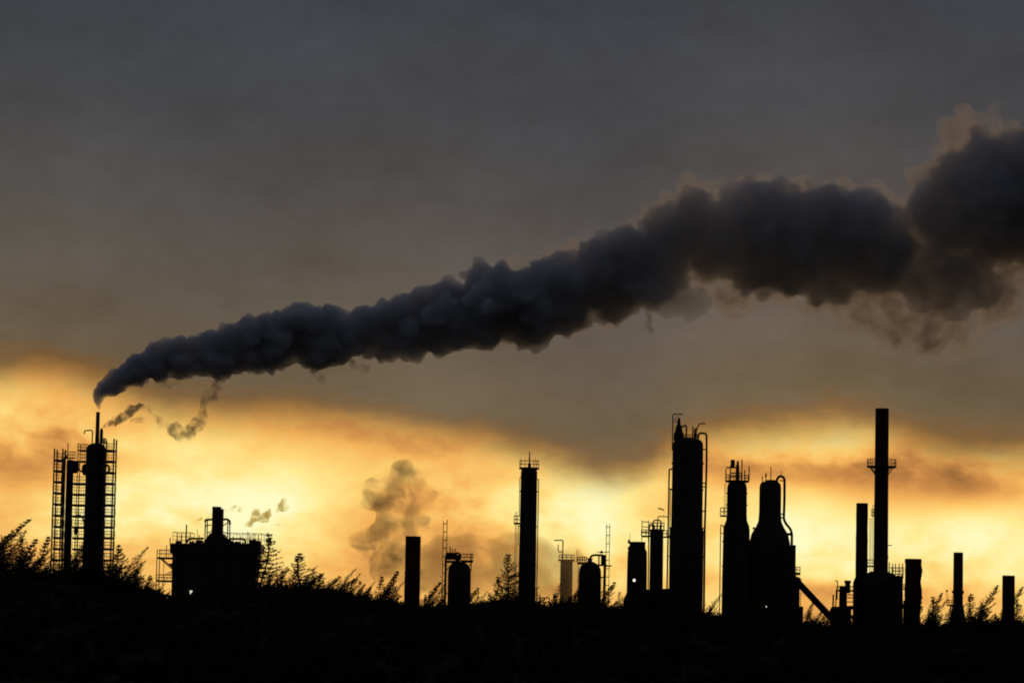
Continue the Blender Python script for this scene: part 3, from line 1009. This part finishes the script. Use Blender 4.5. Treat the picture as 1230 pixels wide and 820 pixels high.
def puffs_band(outline, D, seed, n, rf=(.30, .50), kids=5, kid_r=(.28, .45), depth=0.9, dy=0.0, grand=0, core=.74):
    """puffs filling a band given by (px, py_top, py_bottom) rows"""
    rng = random.Random(seed)
    xs = [r[0] for r in outline]
    out = []
    k = D / FPX
    # more samples where the band is thin, so the spacing follows its width
    wts = []
    for a, b in zip(outline[:-1], outline[1:]):
        h = (a[2] - a[1] + b[2] - b[1]) / 4
        wts.append((b[0] - a[0]) / max(h, 2))
    tot = sum(wts)
    for a, b in zip(outline[:-1], outline[1:]):          # a solid core, so that no holes open
        h = max((a[2] - a[1] + b[2] - b[1]) / 4, 1)
        m_ = max(1, int((b[0] - a[0]) / (h * .4)))
        for i in range(m_):
            t = i / m_
            hh_ = (a[2] - a[1]) / 2 * (1 - t) + (b[2] - b[1]) / 2 * t
            c = at(a[0] + (b[0] - a[0]) * t, ((a[1] + a[2]) * (1 - t) + (b[1] + b[2]) * t) / 2, D)
            out.append((c.x, D + dy, c.z, hh_ * k * core))
    for (a, b), wt in zip(zip(outline[:-1], outline[1:]), wts):
        m_ = max(2, int(round(n * wt / tot)))
        for i in range(m_):
            t = (i + rng.random()) / m_
            px = a[0] + (b[0] - a[0]) * t
            top, bot = a[1] + (b[1] - a[1]) * t, a[2] + (b[2] - a[2]) * t
            h = (bot - top) / 2
            r = h * rng.uniform(*rf)
            ang, rad = rng.uniform(0, 2 * math.pi), math.sqrt(rng.random())
            if rng.random() < .6:
                rad = 1.0
            v, d = math.sin(ang) * rad, math.cos(ang) * rad
            c = at(px, (top + bot) / 2 - v * (h - r), D)
            out.append((c.x, D + dy + d * (h - r) * k * depth, c.z, r * k))
            for q in range(kids):
                dv = Vector((rng.gauss(0, 1), rng.gauss(0, 1), rng.gauss(0, 1))).normalized()
                kr = r * k * rng.uniform(*kid_r)
                p = Vector((c.x, D + dy + d * (h - r) * k * depth, c.z)) + dv * (r * k * .92)
                out.append((*p, kr))
                for g in range(grand):
                    d2 = (dv + Vector((rng.gauss(0, 1), rng.gauss(0, 1), rng.gauss(0, 1))) * .5).normalized()
                    p2 = p + d2 * kr * .9
                    out.append((*p2, kr * rng.uniform(.35, .5)))
    return out


def puffs_path(path, D, seed, step=0.5, kids=2):
    """puffs strung along (px, py, r px, dy) rows"""
    rng = random.Random(seed)
    out = []
    k = D / FPX
    for a, b in zip(path[:-1], path[1:]):
        ln = math.hypot(b[0] - a[0], b[1] - a[1])
        m_ = max(1, int(ln / (step * (a[2] + b[2]) / 2)))
        for i in range(m_):
            t = i / m_
            r = (a[2] + (b[2] - a[2]) * t) * rng.uniform(.45, 1.1)
            j = r * .75
            c = at(a[0] + (b[0] - a[0]) * t + rng.uniform(-j, j), a[1] + (b[1] - a[1]) * t + rng.uniform(-j, j), D)
            y = D + rng.uniform(-j, j) * k
            out.append((c.x, y, c.z, r * k * .8))
            for q in range(kids):
                dv = Vector((rng.gauss(0, 1), rng.gauss(0, 1), rng.gauss(0, 1))).normalized()
                p = Vector((c.x, y, c.z)) + dv * r * k * .75
                out.append((*p, r * k * rng.uniform(.25, .45)))
    return out


SMOKE = (0.915, 0.935, 0.97)
smoke_mat('dense_smoke', 1.1, SMOKE, 0.1)
nt_ = MAT['dense_smoke'].node_tree                      # the plume thins as it widens downwind
pv_ = nt_.nodes['Principled Volume']
sx_ = nt_.nodes.new('ShaderNodeSeparateXYZ')
nt_.links.new(nt_.nodes['Texture Coordinate'].outputs['Object'], sx_.inputs[0])
mr_ = nt_.nodes.new('ShaderNodeMapRange')
mr_.inputs[1].default_value, mr_.inputs[2].default_value, mr_.inputs[3].default_value, mr_.inputs[4].default_value = 10, 150, 1.2, 0.30
nt_.links.new(sx_.outputs[0], mr_.inputs[0])
nt_.links.new(mr_.outputs[0], pv_.inputs['Density'])
smoke_mat('middle_smoke', 0.22, SMOKE, 0.2)
smoke_mat('thin_smoke', 0.24, (0.86, 0.80, 0.74), 0.42, (0.22, .42, .70))
MAT['thin_smoke'].cycles.volume_step_rate = 0.12
smoke_mat('lit_smoke', 0.19, (0.90, 0.82, 0.74), 0.45, (0.16, .34, .70))
smoke_mat('wisp_faint', 0.55, (0.52, 0.47, 0.40), 0.3, (0.5, .38, .70))
smoke_mat('wisp_smoke', 1.6, (0.50, 0.47, 0.44), 0.3, (0.5, .34, .66))
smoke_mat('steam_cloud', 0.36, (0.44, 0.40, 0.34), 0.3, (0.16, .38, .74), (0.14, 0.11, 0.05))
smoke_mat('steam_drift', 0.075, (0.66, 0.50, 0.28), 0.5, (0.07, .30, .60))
smoke_mat('faint_steam', 1.7, (0.30, 0.20, 0.10), 0.45, (0.5, .34, .70), (0.76, 0.42, 0.06))

DS = 805.0
org = at(117.6, 494, DS)
plume = tag(link('smoke_plume', None, None, org), 'long dark billowing smoke plume streaming from the thin stack across the sky', 'smoke', None, 'thing')
lower = [(116.5, 476, 486), (117, 468, 487), (122, 457, 485), (130, 448, 482), (150, 431, 471), (175, 413, 464), (200, 405, 460), (230, 402, 453), (260, 393, 458), (300, 379, 450), (340, 362, 441), (370, 362, 443), (390, 363, 452), (420, 370, 441),
         (450, 362, 433), (480, 352, 434), (510, 342, 430), (550, 329, 424), (590, 302, 424), (620, 299, 424), (660, 291, 410)]
pf = puffs_band(lower, DS, 11, 300, (.28, .48), 7, (.22, .42), .9, 0, 3, .62)
pf += puffs_path([(118, 492.6, 2.6), (118, 489, 3.2), (118.4, 484, 5), (120, 478, 7.5)], DS, 12, .25, 4)
upper = [(640, 296, 416), (660, 291, 410), (700, 286, 400), (740, 271, 390), (780, 262, 374), (800, 244, 362), (830, 224, 342), (860, 218, 336), (885, 212, 342), (905, 210, 358), (940, 216, 364), (970, 226, 365), (1000, 216, 370), (1025, 212, 370), (1050, 219, 367), (1070, 240, 350), (1082, 262, 335)]
pf += puffs_band(upper, DS, 5, 110, (.28, .50), 9, (.20, .42), .8, 0, 3, .60)
pf += puffs_band([(1102, 238, 296), (1113, 208, 304), (1130, 188, 310), (1155, 170, 317), (1185, 160, 323), (1215, 152, 327), (1250, 142, 330), (1330, 125, 335)], DS, 8, 60, (.28, .48), 9, (.20, .42), .8, 0, 3, .62)
hull('dense_smoke', pf, 0.36, 'dense_smoke', plume, org, 0.95, 0.24)
pf = puffs_band([(1078, 300, 350), (1090, 282, 370), (1115, 275, 385), (1145, 285, 392), (1175, 310, 385), (1200, 330, 360)], DS, 9, 40, (.3, .48), 6, (.25, .45), .7, -3, 2)
hull('dense_smoke', pf, 0.5, 'middle_smoke', plume, org, 1.1, 0.16)
pf = puffs_band([(762, 335, 368), (785, 330, 382), (812, 333, 388), (834, 340, 386), (848, 350, 376), (856, 358, 370)], DS - 8, 4, 40, (.3, .5), 7, (.25, .45), .8, 0, 2)
hull('dense_smoke', pf, 0.5, 'middle_smoke', plume, org, 0.7, 0.25)
# thin sunlit veil round the far end
veil = [(770, 250, 386), (800, 232, 392), (850, 210, 388), (900, 203, 376), (950, 208, 382), (1000, 207, 388), (1040, 206, 400), (1080, 228, 425), (1110, 190, 432), (1140, 140, 430), (1170, 126, 415), (1200, 128, 392), (1240, 122, 366), (1320, 105, 370)]
pf = puffs_band([(570, 316, 424), (600, 299, 426), (640, 294, 418), (700, 283, 403), (740, 268, 392), (775, 258, 380)], DS, 26, 60, (.22, .40), 6, (.25, .45), .75, 0, 2, .5)
hull('thin_smoke', pf, 0.7, 'thin_smoke', plume, org, 1.2, 0.16)
pf = puffs_band(veil, DS, 21, 120, (.22, .40), 6, (.25, .45), .75, 0, 2, .5)
hull('thin_smoke', pf, 0.7, 'thin_smoke', plume, org, 2.2, 0.13)
for k_, (dy_, path) in enumerate([(0, [(1050, 385, 16), (1085, 405, 20), (1115, 425, 20), (1150, 420, 18), (1185, 395, 16), (1215, 370, 14)]), (0, [(1125, 225, 14), (1138, 190, 18), (1152, 160, 20), (1175, 140, 18), (1195, 128, 12)]),
                                  (-6, [(1088, 262, 12), (1098, 285, 12), (1092, 310, 10)]), (-6, [(862, 352, 9), (878, 350, 12), (890, 362, 8)])]):
    hull('thin_smoke', puffs_path(path, DS + dy_, 22 + k_, .35, 5), 0.5, 'lit_smoke', plume, org, 1.2, 0.2)
# ragged scraps hanging under the plume
for k_, path in enumerate([[(255, 462, 5), (268, 470, 3), (256, 476, 4), (246, 488, 3)], [(372, 440, 7), (384, 452, 6), (392, 462, 2.5)], [(776, 376, 6), (781, 392, 4), (783, 410, 2)], [(420, 436, 6), (436, 442, 5), (446, 440, 3)], [(210, 458, 5), (222, 463, 3)], [(190, 458, 5), (203, 464, 4), (208, 460, 2)]]):
    hull('thin_smoke', puffs_path(path, DS - 1, 40 + k_, .22, 3), .3, 'wisp_faint', plume, org, 0.4, 0.5)

# second, smaller wisp from the vent stub
o2 = at(123, 513, DS)
wisp = tag(link('smoke_wisp', None, None, o2), 'ragged smoke wisp curling off below the big plume beside the thin stack', 'smoke', None, 'thing')
hull('thin_smoke', puffs_path([(122.5, 513.5, 2), (127, 510.5, 3.6), (134, 508, 4.4), (142, 503, 6.2), (150, 497, 6.6), (158, 491.5, 5.6), (166, 488.5, 4.6), (170, 485, 2.5)], DS, 61, .22, 3), .25, 'wisp_smoke', wisp, o2, .35, .6)
hull('thin_smoke', puffs_path([(180, 489, 3), (184, 497, 3.6), (191, 505, 4.5), (199, 508, 6), (208, 513, 10), (218, 517, 11), (226, 521, 8), (233, 514, 5)], DS, 62, .22, 3), .35, 'wisp_faint', wisp, o2, .7, .4)
hull('thin_smoke', puffs_path([(228, 517, 7), (236, 508, 8), (242, 498, 8), (245, 488, 6), (249, 477, 6), (256, 469, 8), (264, 464, 6)], DS, 64, .22, 3), .35, 'wisp_faint', wisp, o2, .8, .4)
hull('thin_smoke', puffs_path([(166, 488, 4), (172, 485, 3), (178, 488, 4), (184, 496, 3)], DS, 65, .22, 3), .3, 'wisp_faint', wisp, o2, .5, .4)
hull('thin_smoke', puffs_path([(158, 502, 5), (166, 506, 6), (176, 505, 5)], DS, 63, .25, 2), .3, 'wisp_faint', wisp, o2, .5, .4)

# steam drifting behind the plain stack
D = 880.0
o3 = at(490, 725, D)
steam = tag(link('steam_cloud', None, None, o3), 'thin brown steam cloud rising and drifting behind the plain straight-sided stack', 'steam', None, 'thing')
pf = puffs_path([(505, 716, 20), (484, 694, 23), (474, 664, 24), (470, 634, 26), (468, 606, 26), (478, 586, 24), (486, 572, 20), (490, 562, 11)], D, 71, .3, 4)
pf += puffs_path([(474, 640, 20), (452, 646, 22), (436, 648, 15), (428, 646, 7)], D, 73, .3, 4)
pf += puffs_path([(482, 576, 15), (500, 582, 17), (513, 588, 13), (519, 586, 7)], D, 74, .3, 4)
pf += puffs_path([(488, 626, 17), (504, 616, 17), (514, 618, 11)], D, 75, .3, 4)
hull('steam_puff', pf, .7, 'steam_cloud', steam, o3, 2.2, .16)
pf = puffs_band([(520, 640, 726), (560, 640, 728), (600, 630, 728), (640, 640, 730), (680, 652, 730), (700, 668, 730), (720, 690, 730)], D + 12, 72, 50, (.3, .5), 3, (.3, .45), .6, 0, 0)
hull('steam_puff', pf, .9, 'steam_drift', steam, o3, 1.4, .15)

# little puffs at the furnace building
o4 = at(268, 612, DB)
pu = tag(link('steam_puff', None, None, o4), 'broken row of faint orange steam puffs drifting off the squat chimney', 'steam', None, 'thing')
for k_, path in enumerate([[(270.5, 612.6, 1.8), (274.5, 612, 2.2)], [(276, 610.5, 3.2), (279.5, 608.5, 4), (281.5, 609, 2.5)], [(284, 613.6, 3), (287.5, 612, 3.6), (289.6, 611.6, 2.4)],
                           [(297, 630, 4), (301, 626, 6), (304, 618, 5.5), (311, 617, 6.5), (318, 618.5, 6), (324, 614, 4)], [(333, 612, 4), (339, 607, 7), (344, 603.5, 5), (340, 614, 4)], [(327, 629.6, 2), (332, 628.8, 2.4), (336, 630, 1.6)]]):
    hull('puff', puffs_path(path, DB, 80 + k_, .25, 3), .25, 'faint_steam', pu, o4, .4, .5)
o5 = at(225.5, 630, DB - 3)
pu2 = tag(link('steam_puff', None, None, o5), 'tiny steam streak blowing off the thin vent pipe towards the squat chimney', 'steam', None, 'thing')
hull('puff', puffs_path([(226, 629.6, .9), (230, 626.6, 1.3), (236, 624, 1.8), (241.5, 622.6, 2.2), (244.4, 621.8, 2.6)], DB - 3, 91, .4, 2), .12, 'faint_steam', pu2, o5, .12, 1)
hull('puff', puffs_path([(250.5, 622, 2.2), (250.6, 618.6, 2.6), (252, 616.4, 2)], DB - 3, 92, .4, 3), .15, 'faint_steam', pu2, o5, .15, 1)


# ------------------------------------------------------------------ trees on the ridge
def conifer(seed, H, spread, lean, droop, dens, side=0.35, wind=0.25):
    """trunk with limbs, and needle sprays as blades; leans and reaches towards +x (downwind)"""
    rng = random.Random(seed)
    tm = MB()
    V, Fc = [], []

    def blade(p, d, ln, wd):
        u = d.cross(Vector((rng.gauss(0, 1), rng.gauss(0, 1), rng.gauss(0, 1))))
        if u.length < 1e-4:
            return
        u = u.normalized() * wd
        b = len(V)
        V.extend((p - u * .5, p + d * ln * .45 + u * .5, p + d * ln, p + d * ln * .4 - u * .6))
        Fc.append((b, b + 1, b + 2, b + 3))

    def spine(t): return Vector((lean * H * (t ** 1.5) + .06 * H * math.sin(t * 4 + seed), .03 * H * math.sin(t * 5 + seed * 2), H * t))
    npt = 9
    tm.tube([spine(i / (npt - 1)) for i in range(npt)], [H * .017 * (1 - i / (npt - 1)) + .02 for i in range(npt)], 6)
    t = 0.10
    while t < 0.985:
        base = spine(t)
        nb = rng.choice((3, 4, 4, 5))
        a0 = rng.uniform(0, 6.28)
        for j in range(nb):
            if rng.random() > dens + .25:
                continue
            az = a0 + 6.283 * j / nb + rng.uniform(-.4, .4)
            dr = Vector((math.cos(az), math.sin(az), 0))
            L = spread * H * ((1 - t) ** 1.05 * 1.25 + .03) * rng.uniform(.5, 1.15) * (1 + side * dr.x)
            e0, e1 = math.radians(droop + rng.uniform(-10, 14)), math.radians(droop + 38 + rng.uniform(-12, 14))
            p = base.copy()
            pts, m_ = [p.copy()], 6
            for i in range(m_):
                e = e0 + (e1 - e0) * i / m_
                d = Vector((dr.x * math.cos(e), dr.y * math.cos(e), math.sin(e))) + Vector((wind, 0, .04)) * (i / m_)
                d.normalize()
                p = p + d * (L / m_)
                pts.append(p.copy())
                ntw = max(2, int(L * 7.0 / m_ * dens * 2.0))
                for q in range(ntw):
                    tp = pts[-2].lerp(p, rng.random())
                    sd_ = d.cross(Vector((0, 0, 1))).normalized() * rng.choice((-1, 1))
                    td = (d * .8 + sd_ * rng.uniform(.2, 1.3) + Vector((wind * .35, 0, rng.uniform(-.35, .65)))).normalized()
                    tl = L * rng.uniform(.10, .24) * (1 - .45 * i / m_) + .10
                    for b_ in range(max(2, int(tl / .09))):
                        blade(tp + td * tl * rng.random(), (td + Vector((rng.gauss(0, .45), rng.gauss(0, .45), rng.gauss(0, .45)))).normalized(), rng.uniform(.12, .28), .075)
                    blade(tp, td, tl, .05)
            tm.tube(pts, [max(.012, .035 * L / 2 * (1 - i / m_)) + .008 for i in range(m_ + 1)], 4)
        for b_ in range(5):
            blade(base + Vector((0, 0, rng.uniform(0, .2))), Vector((rng.gauss(.3, .6), rng.gauss(0, .6), rng.uniform(.3, 1))).normalized(), rng.uniform(.14, .28), .075)
        t += (0.30 + .22 * (1 - t)) / H * rng.uniform(.8, 1.3)
    tme = tm.mesh('trunk', 'bark')
    cme = bpy.data.meshes.new('crown')
    cme.from_pydata([tuple(v) for v in V], [], Fc)
    cme.materials.append(MAT['needle'])
    top = spine(1.0)
    return tme, cme, H, top


BASE = [conifer(1, 7.0, .36, .10, 6, .8), conifer(2, 6.0, .34, .36, 20, 1.0, .5, .5), conifer(3, 6.5, .28, .16, 12, .6), conifer(4, 5.0, .38, .46, 24, 1.0, .6, .6),
        conifer(5, 7.5, .40, .06, 0, .75), conifer(6, 5.5, .32, .24, 16, .65, .4, .4), conifer(7, 8.0, .36, .12, 4, 1.0), conifer(8, 5.0, .40, .55, 26, 1.0, .7, .7),
        conifer(9, 11.0, .30, .50, 22, 1.0, .5, .5), conifer(10, 9.0, .34, .38, 18, 1.0, .4, .4)]

GRP = 'wind-bent conifers on the ridge'
TREES = [  # tip px, tip py, base mesh, size, distance, label
    (38, 622, 8, .80, 400, 'long dark bough-like conifer leaning into view at the left edge of the tree belt'),
    (14, 640, 9, .85, 406, 'bushy leaning conifer cut off by the left edge of the picture'),
    (22, 668, 4, .95, 395, 'low dense conifer under the long leaning bough at the left edge'),
    (44, 648, 2, 1.05, 410, 'thin upright conifer just right of the long leaning bough'),
    (59, 645, 2, .95, 425, 'thin conifer touching the foot of the shorter scaffolded column'),
    (31, 672, 0, .8, 415, 'small conifer filling the gap between the two thin ones at the left edge'),
    (6, 660, 6, .8, 404, 'dense upright conifer in the corner below the long leaning bough'),
    (52, 668, 1, .7, 402, 'bushy bent conifer between the thin conifers and the scaffolded columns'),
    (28, 645, 6, .8, 412, 'full dark conifer behind the long leaning bough at the left edge'),
    (340, 684, 6, .6, 404, 'low dense conifer between the furnace building and the spire-shaped conifer'),
    (143, 654, 5, 1.0, 415, 'thin sparse conifer right beside the smoking column'),
    (165, 684, 6, .6, 405, 'small spiky conifer halfway between the smoking column and the furnace building'),
    (181, 690, 0, .55, 412, 'very small conifer just left of the furnace building scaffold'),
    (104, 648, 6, .95, 398, 'dark bushy conifer hiding the foot of the smoking column'),
    (322, 640, 4, 1.05, 425, 'open-branched conifer against the right wall of the furnace building'),
    (361, 663, 0, 1.0, 410, 'spire-shaped sparse conifer standing free right of the furnace building'),
    (388, 688, 3, .95, 400, 'strongly wind-bent conifer right of the free-standing spire-shaped one'),
    (409, 692, 1, .75, 405, 'bent conifer, second of the row leaning away from the furnace building'),
    (428, 694, 3, .80, 398, 'bent conifer, third of the row leaning away from the furnace building'),
    (445, 706, 1, .5, 408, 'lowest bent conifer in the row leaning away from the furnace building'),
    (459, 692, 5, .7, 412, 'bare pointed conifer left of the plain straight-sided stack'),
    (478, 687, 2, .8, 418, 'twiggy thin sapling touching the plain straight-sided stack'),
    (468, 708, 7, .5, 402, 'small dark bush-like conifer below the twiggy thin sapling'),
    (529, 700, 7, .7, 408, 'sparse bent conifer between the plain stack and the domed vessel'),
    (575, 706, 1, .55, 405, 'small conifer just right of the domed vessel near the plain stack'),
    (610, 664, 6, .82, 404, 'dense spruce-like conifer standing against the slim column'),
    (598, 692, 4, .6, 398, 'smaller conifer in front of the dense spruce-like one'),
    (667, 712, 0, .45, 410, 'tiny conifer at the foot of the hazy column'),
    (739, 699, 1, .62, 408, 'small pointed conifer right of the second ladder'),
    (727, 716, 3, .42, 402, 'tiny dark conifer at the foot of the second ladder'),
    (853, 727, 5, .4, 405, 'tiny conifer tip between the tallest column and the bottle-shaped columns'),
    (978, 722, 2, .55, 410, 'thin conifer seen under the slanting duct'),
    (990, 738, 0, .35, 404, 'tiny conifer at the lower end of the slanting duct'),
    (1120, 716, 4, .62, 402, 'spreading conifer between the wavy stack and the thin stack'),
    (1132, 711, 9, .42, 408, 'leaning conifer in front of the thin stack'),
    (1108, 728, 1, .5, 406, 'low bushy conifer right against the foot of the wavy stack'),
    (1143, 726, 6, .45, 400, 'low dark conifer covering the flared base of the thin stack'),
    (1221, 722, 4, .5, 398, 'low spreading conifer just right of the last short stack'),
    (1167, 712, 0, .65, 404, 'pointed conifer just right of the thin stack'),
    (1180, 728, 5, .5, 410, 'low conifer midway between the thin stack and the last short stack'),
    (1199, 702, 9, .52, 400, 'wind-bent conifer just left of the last short stack'),
    (1229, 704, 9, .5, 402, 'wind-bent conifer cut off by the right edge of the picture'),
]
for i, (px, py, b, s, D, lab) in enumerate(TREES):
    tme, cme, H, top = BASE[b]
    tip = at(px, py, D)
    yaw = random.Random(i * 7 + 3).uniform(-.55, .55)
    rot = Matrix.Rotation(yaw, 3, 'Z')
    tp = rot @ top
    x0, y0 = tip.x - tp.x * s * 1.3, D - tp.y * s * 1.3
    gz = float(ground_z(np.array(x0), np.array(y0)))
    sz = max(.3, (tip.z - gz + .15) / top.z)          # stretch upwards so the foot stands in the ground
    e = tag(link('conifer_tree', None, None, (x0, y0, gz - .15)), lab, 'tree', GRP, 'thing')
    e.rotation_euler.z = yaw
    e.scale = (s * 1.3, s * 1.3, sz)
    link('trunk', tme, e)
    link('crown', cme, e)

# ------------------------------------------------------------------ scrub covering the ridge: one mass
rs = np.random.RandomState(5)
n_sh = 5200
sxp = rs.uniform(-75, 75, n_sh)
syp = np.where(rs.rand(n_sh) < .45, rs.uniform(398, 432, n_sh), 125 + 280 * rs.rand(n_sh) ** 1.3)
szp = ground_z(sxp, syp)
near = np.interp(syp, [130, 400], [.5, 1.0])
hh = rs.uniform(.55, 1.25, n_sh) * SCRUB * near * np.where((np.abs(sxp + 39.3) < 2.2) & (syp > 300), .35, 1.0)   # a low spot in front of the lit window
rr = rs.uniform(.6, 1.4, n_sh) * near
NB = 60
c = np.repeat(np.stack([sxp, syp, szp], 1), NB, 0)
d = rs.normal(size=(n_sh * NB, 3))
d[:, 2] = np.abs(d[:, 2]) + .15
d /= np.linalg.norm(d, axis=1)[:, None]
rad = rs.uniform(.55, 1.0, n_sh * NB) ** .5
p = c + d * rad[:, None] * np.stack([np.repeat(rr, NB), np.repeat(rr, NB), np.repeat(hh, NB)], 1)
dir_ = d * .6 + np.array([.35, 0, .55]) + rs.normal(size=d.shape) * .45
dir_ /= np.linalg.norm(dir_, axis=1)[:, None]
u = np.cross(dir_, rs.normal(size=d.shape))
u /= np.linalg.norm(u, axis=1)[:, None] + 1e-6
ln = rs.uniform(.18, .5, n_sh * NB)[:, None]
wd = rs.uniform(.05, .14, n_sh * NB)[:, None]
q = np.stack([p - dir_ * ln * .3, p + u * wd, p + dir_ * ln, p - u * wd], 1).reshape(-1, 3)
# ragged shoots sticking out of the scrub on the ridge
SH = []
for k_ in range(620):
    x0, y0 = rs.uniform(-72, 72), rs.uniform(405, 428)
    if abs(x0 + 39.8) < 2.4:
        continue
    z0 = float(ground_z(np.array(x0), np.array(y0))) + SCRUB * .75
    L_ = rs.uniform(.7, 2.1) * (1.25 if x0 < -20 else 1.0)
    a_, b_ = rs.uniform(.9, 1.5), rs.normal() * .3
    dd = np.array([math.cos(a_), b_ * .5, math.sin(a_)])
    pp = np.array([x0, y0, z0])
    for st in range(14):
        dd = dd + np.array([.035, 0, -.02])
        dd /= np.linalg.norm(dd)
        pp = pp + dd * L_ / 14
        for q_ in range(3):
            d2 = dd * .7 + rs.normal(size=3) * .5
            d2 /= np.linalg.norm(d2)
            l2 = rs.uniform(.15, .4) * (1.15 - st / 14)
            u2 = np.cross(d2, rs.normal(size=3))
            u2 *= .045 / (np.linalg.norm(u2) + 1e-6)
            SH.append((pp - dd * .08, pp + d2 * l2 * .4 + u2, pp + d2 * l2, pp + d2 * l2 * .4 - u2))
ST = [q, np.array(SH).reshape(-1, 3)]
for bm_ in BASE:
    cv_ = np.empty(len(bm_[1].vertices) * 3)
    bm_[1].vertices.foreach_get('co', cv_)
    cv_ = cv_.reshape(-1, 4, 3)[::5]                     # a thinned crown is enough here
    for k_ in range(60):
        x0, y0 = rs.uniform(-72, 72), rs.uniform(396, 428)
        if abs(x0 + 40.3) < 3.0:
            continue
        sc_k, yaw = rs.uniform(.24, .50) * (1.45 if x0 < -46 else 1.0), rs.uniform(-1.2, 1.2)
        ca, sa = math.cos(yaw), math.sin(yaw)
        R_ = np.array([[ca, -sa, 0], [sa, ca, 0], [0, 0, 1.0]])
        blades = cv_ @ R_.T * sc_k
        mid = blades.mean(1, keepdims=True)
        blades = mid + (blades - mid) * 1.7
        ST.append((blades + np.array([x0, y0, float(ground_z(np.array(x0), np.array(y0))) - .1])).reshape(-1, 3))
q = np.concatenate(ST)
me = bpy.data.meshes.new('undergrowth')
nf = len(q) // 4
me.vertices.add(nf * 4)
me.vertices.foreach_set('co', q.ravel())
me.loops.add(nf * 4)
me.loops.foreach_set('vertex_index', np.arange(nf * 4, dtype=np.int32))
me.polygons.add(nf)
me.polygons.foreach_set('loop_start', np.arange(0, nf * 4, 4, dtype=np.int32))
me.materials.append(MAT['leaf'])
me.update(calc_edges=True)
me.validate()
tag(link('undergrowth', me), 'unbroken dark mass of scrub covering the ridge in front of the plant', None, None, 'stuff')
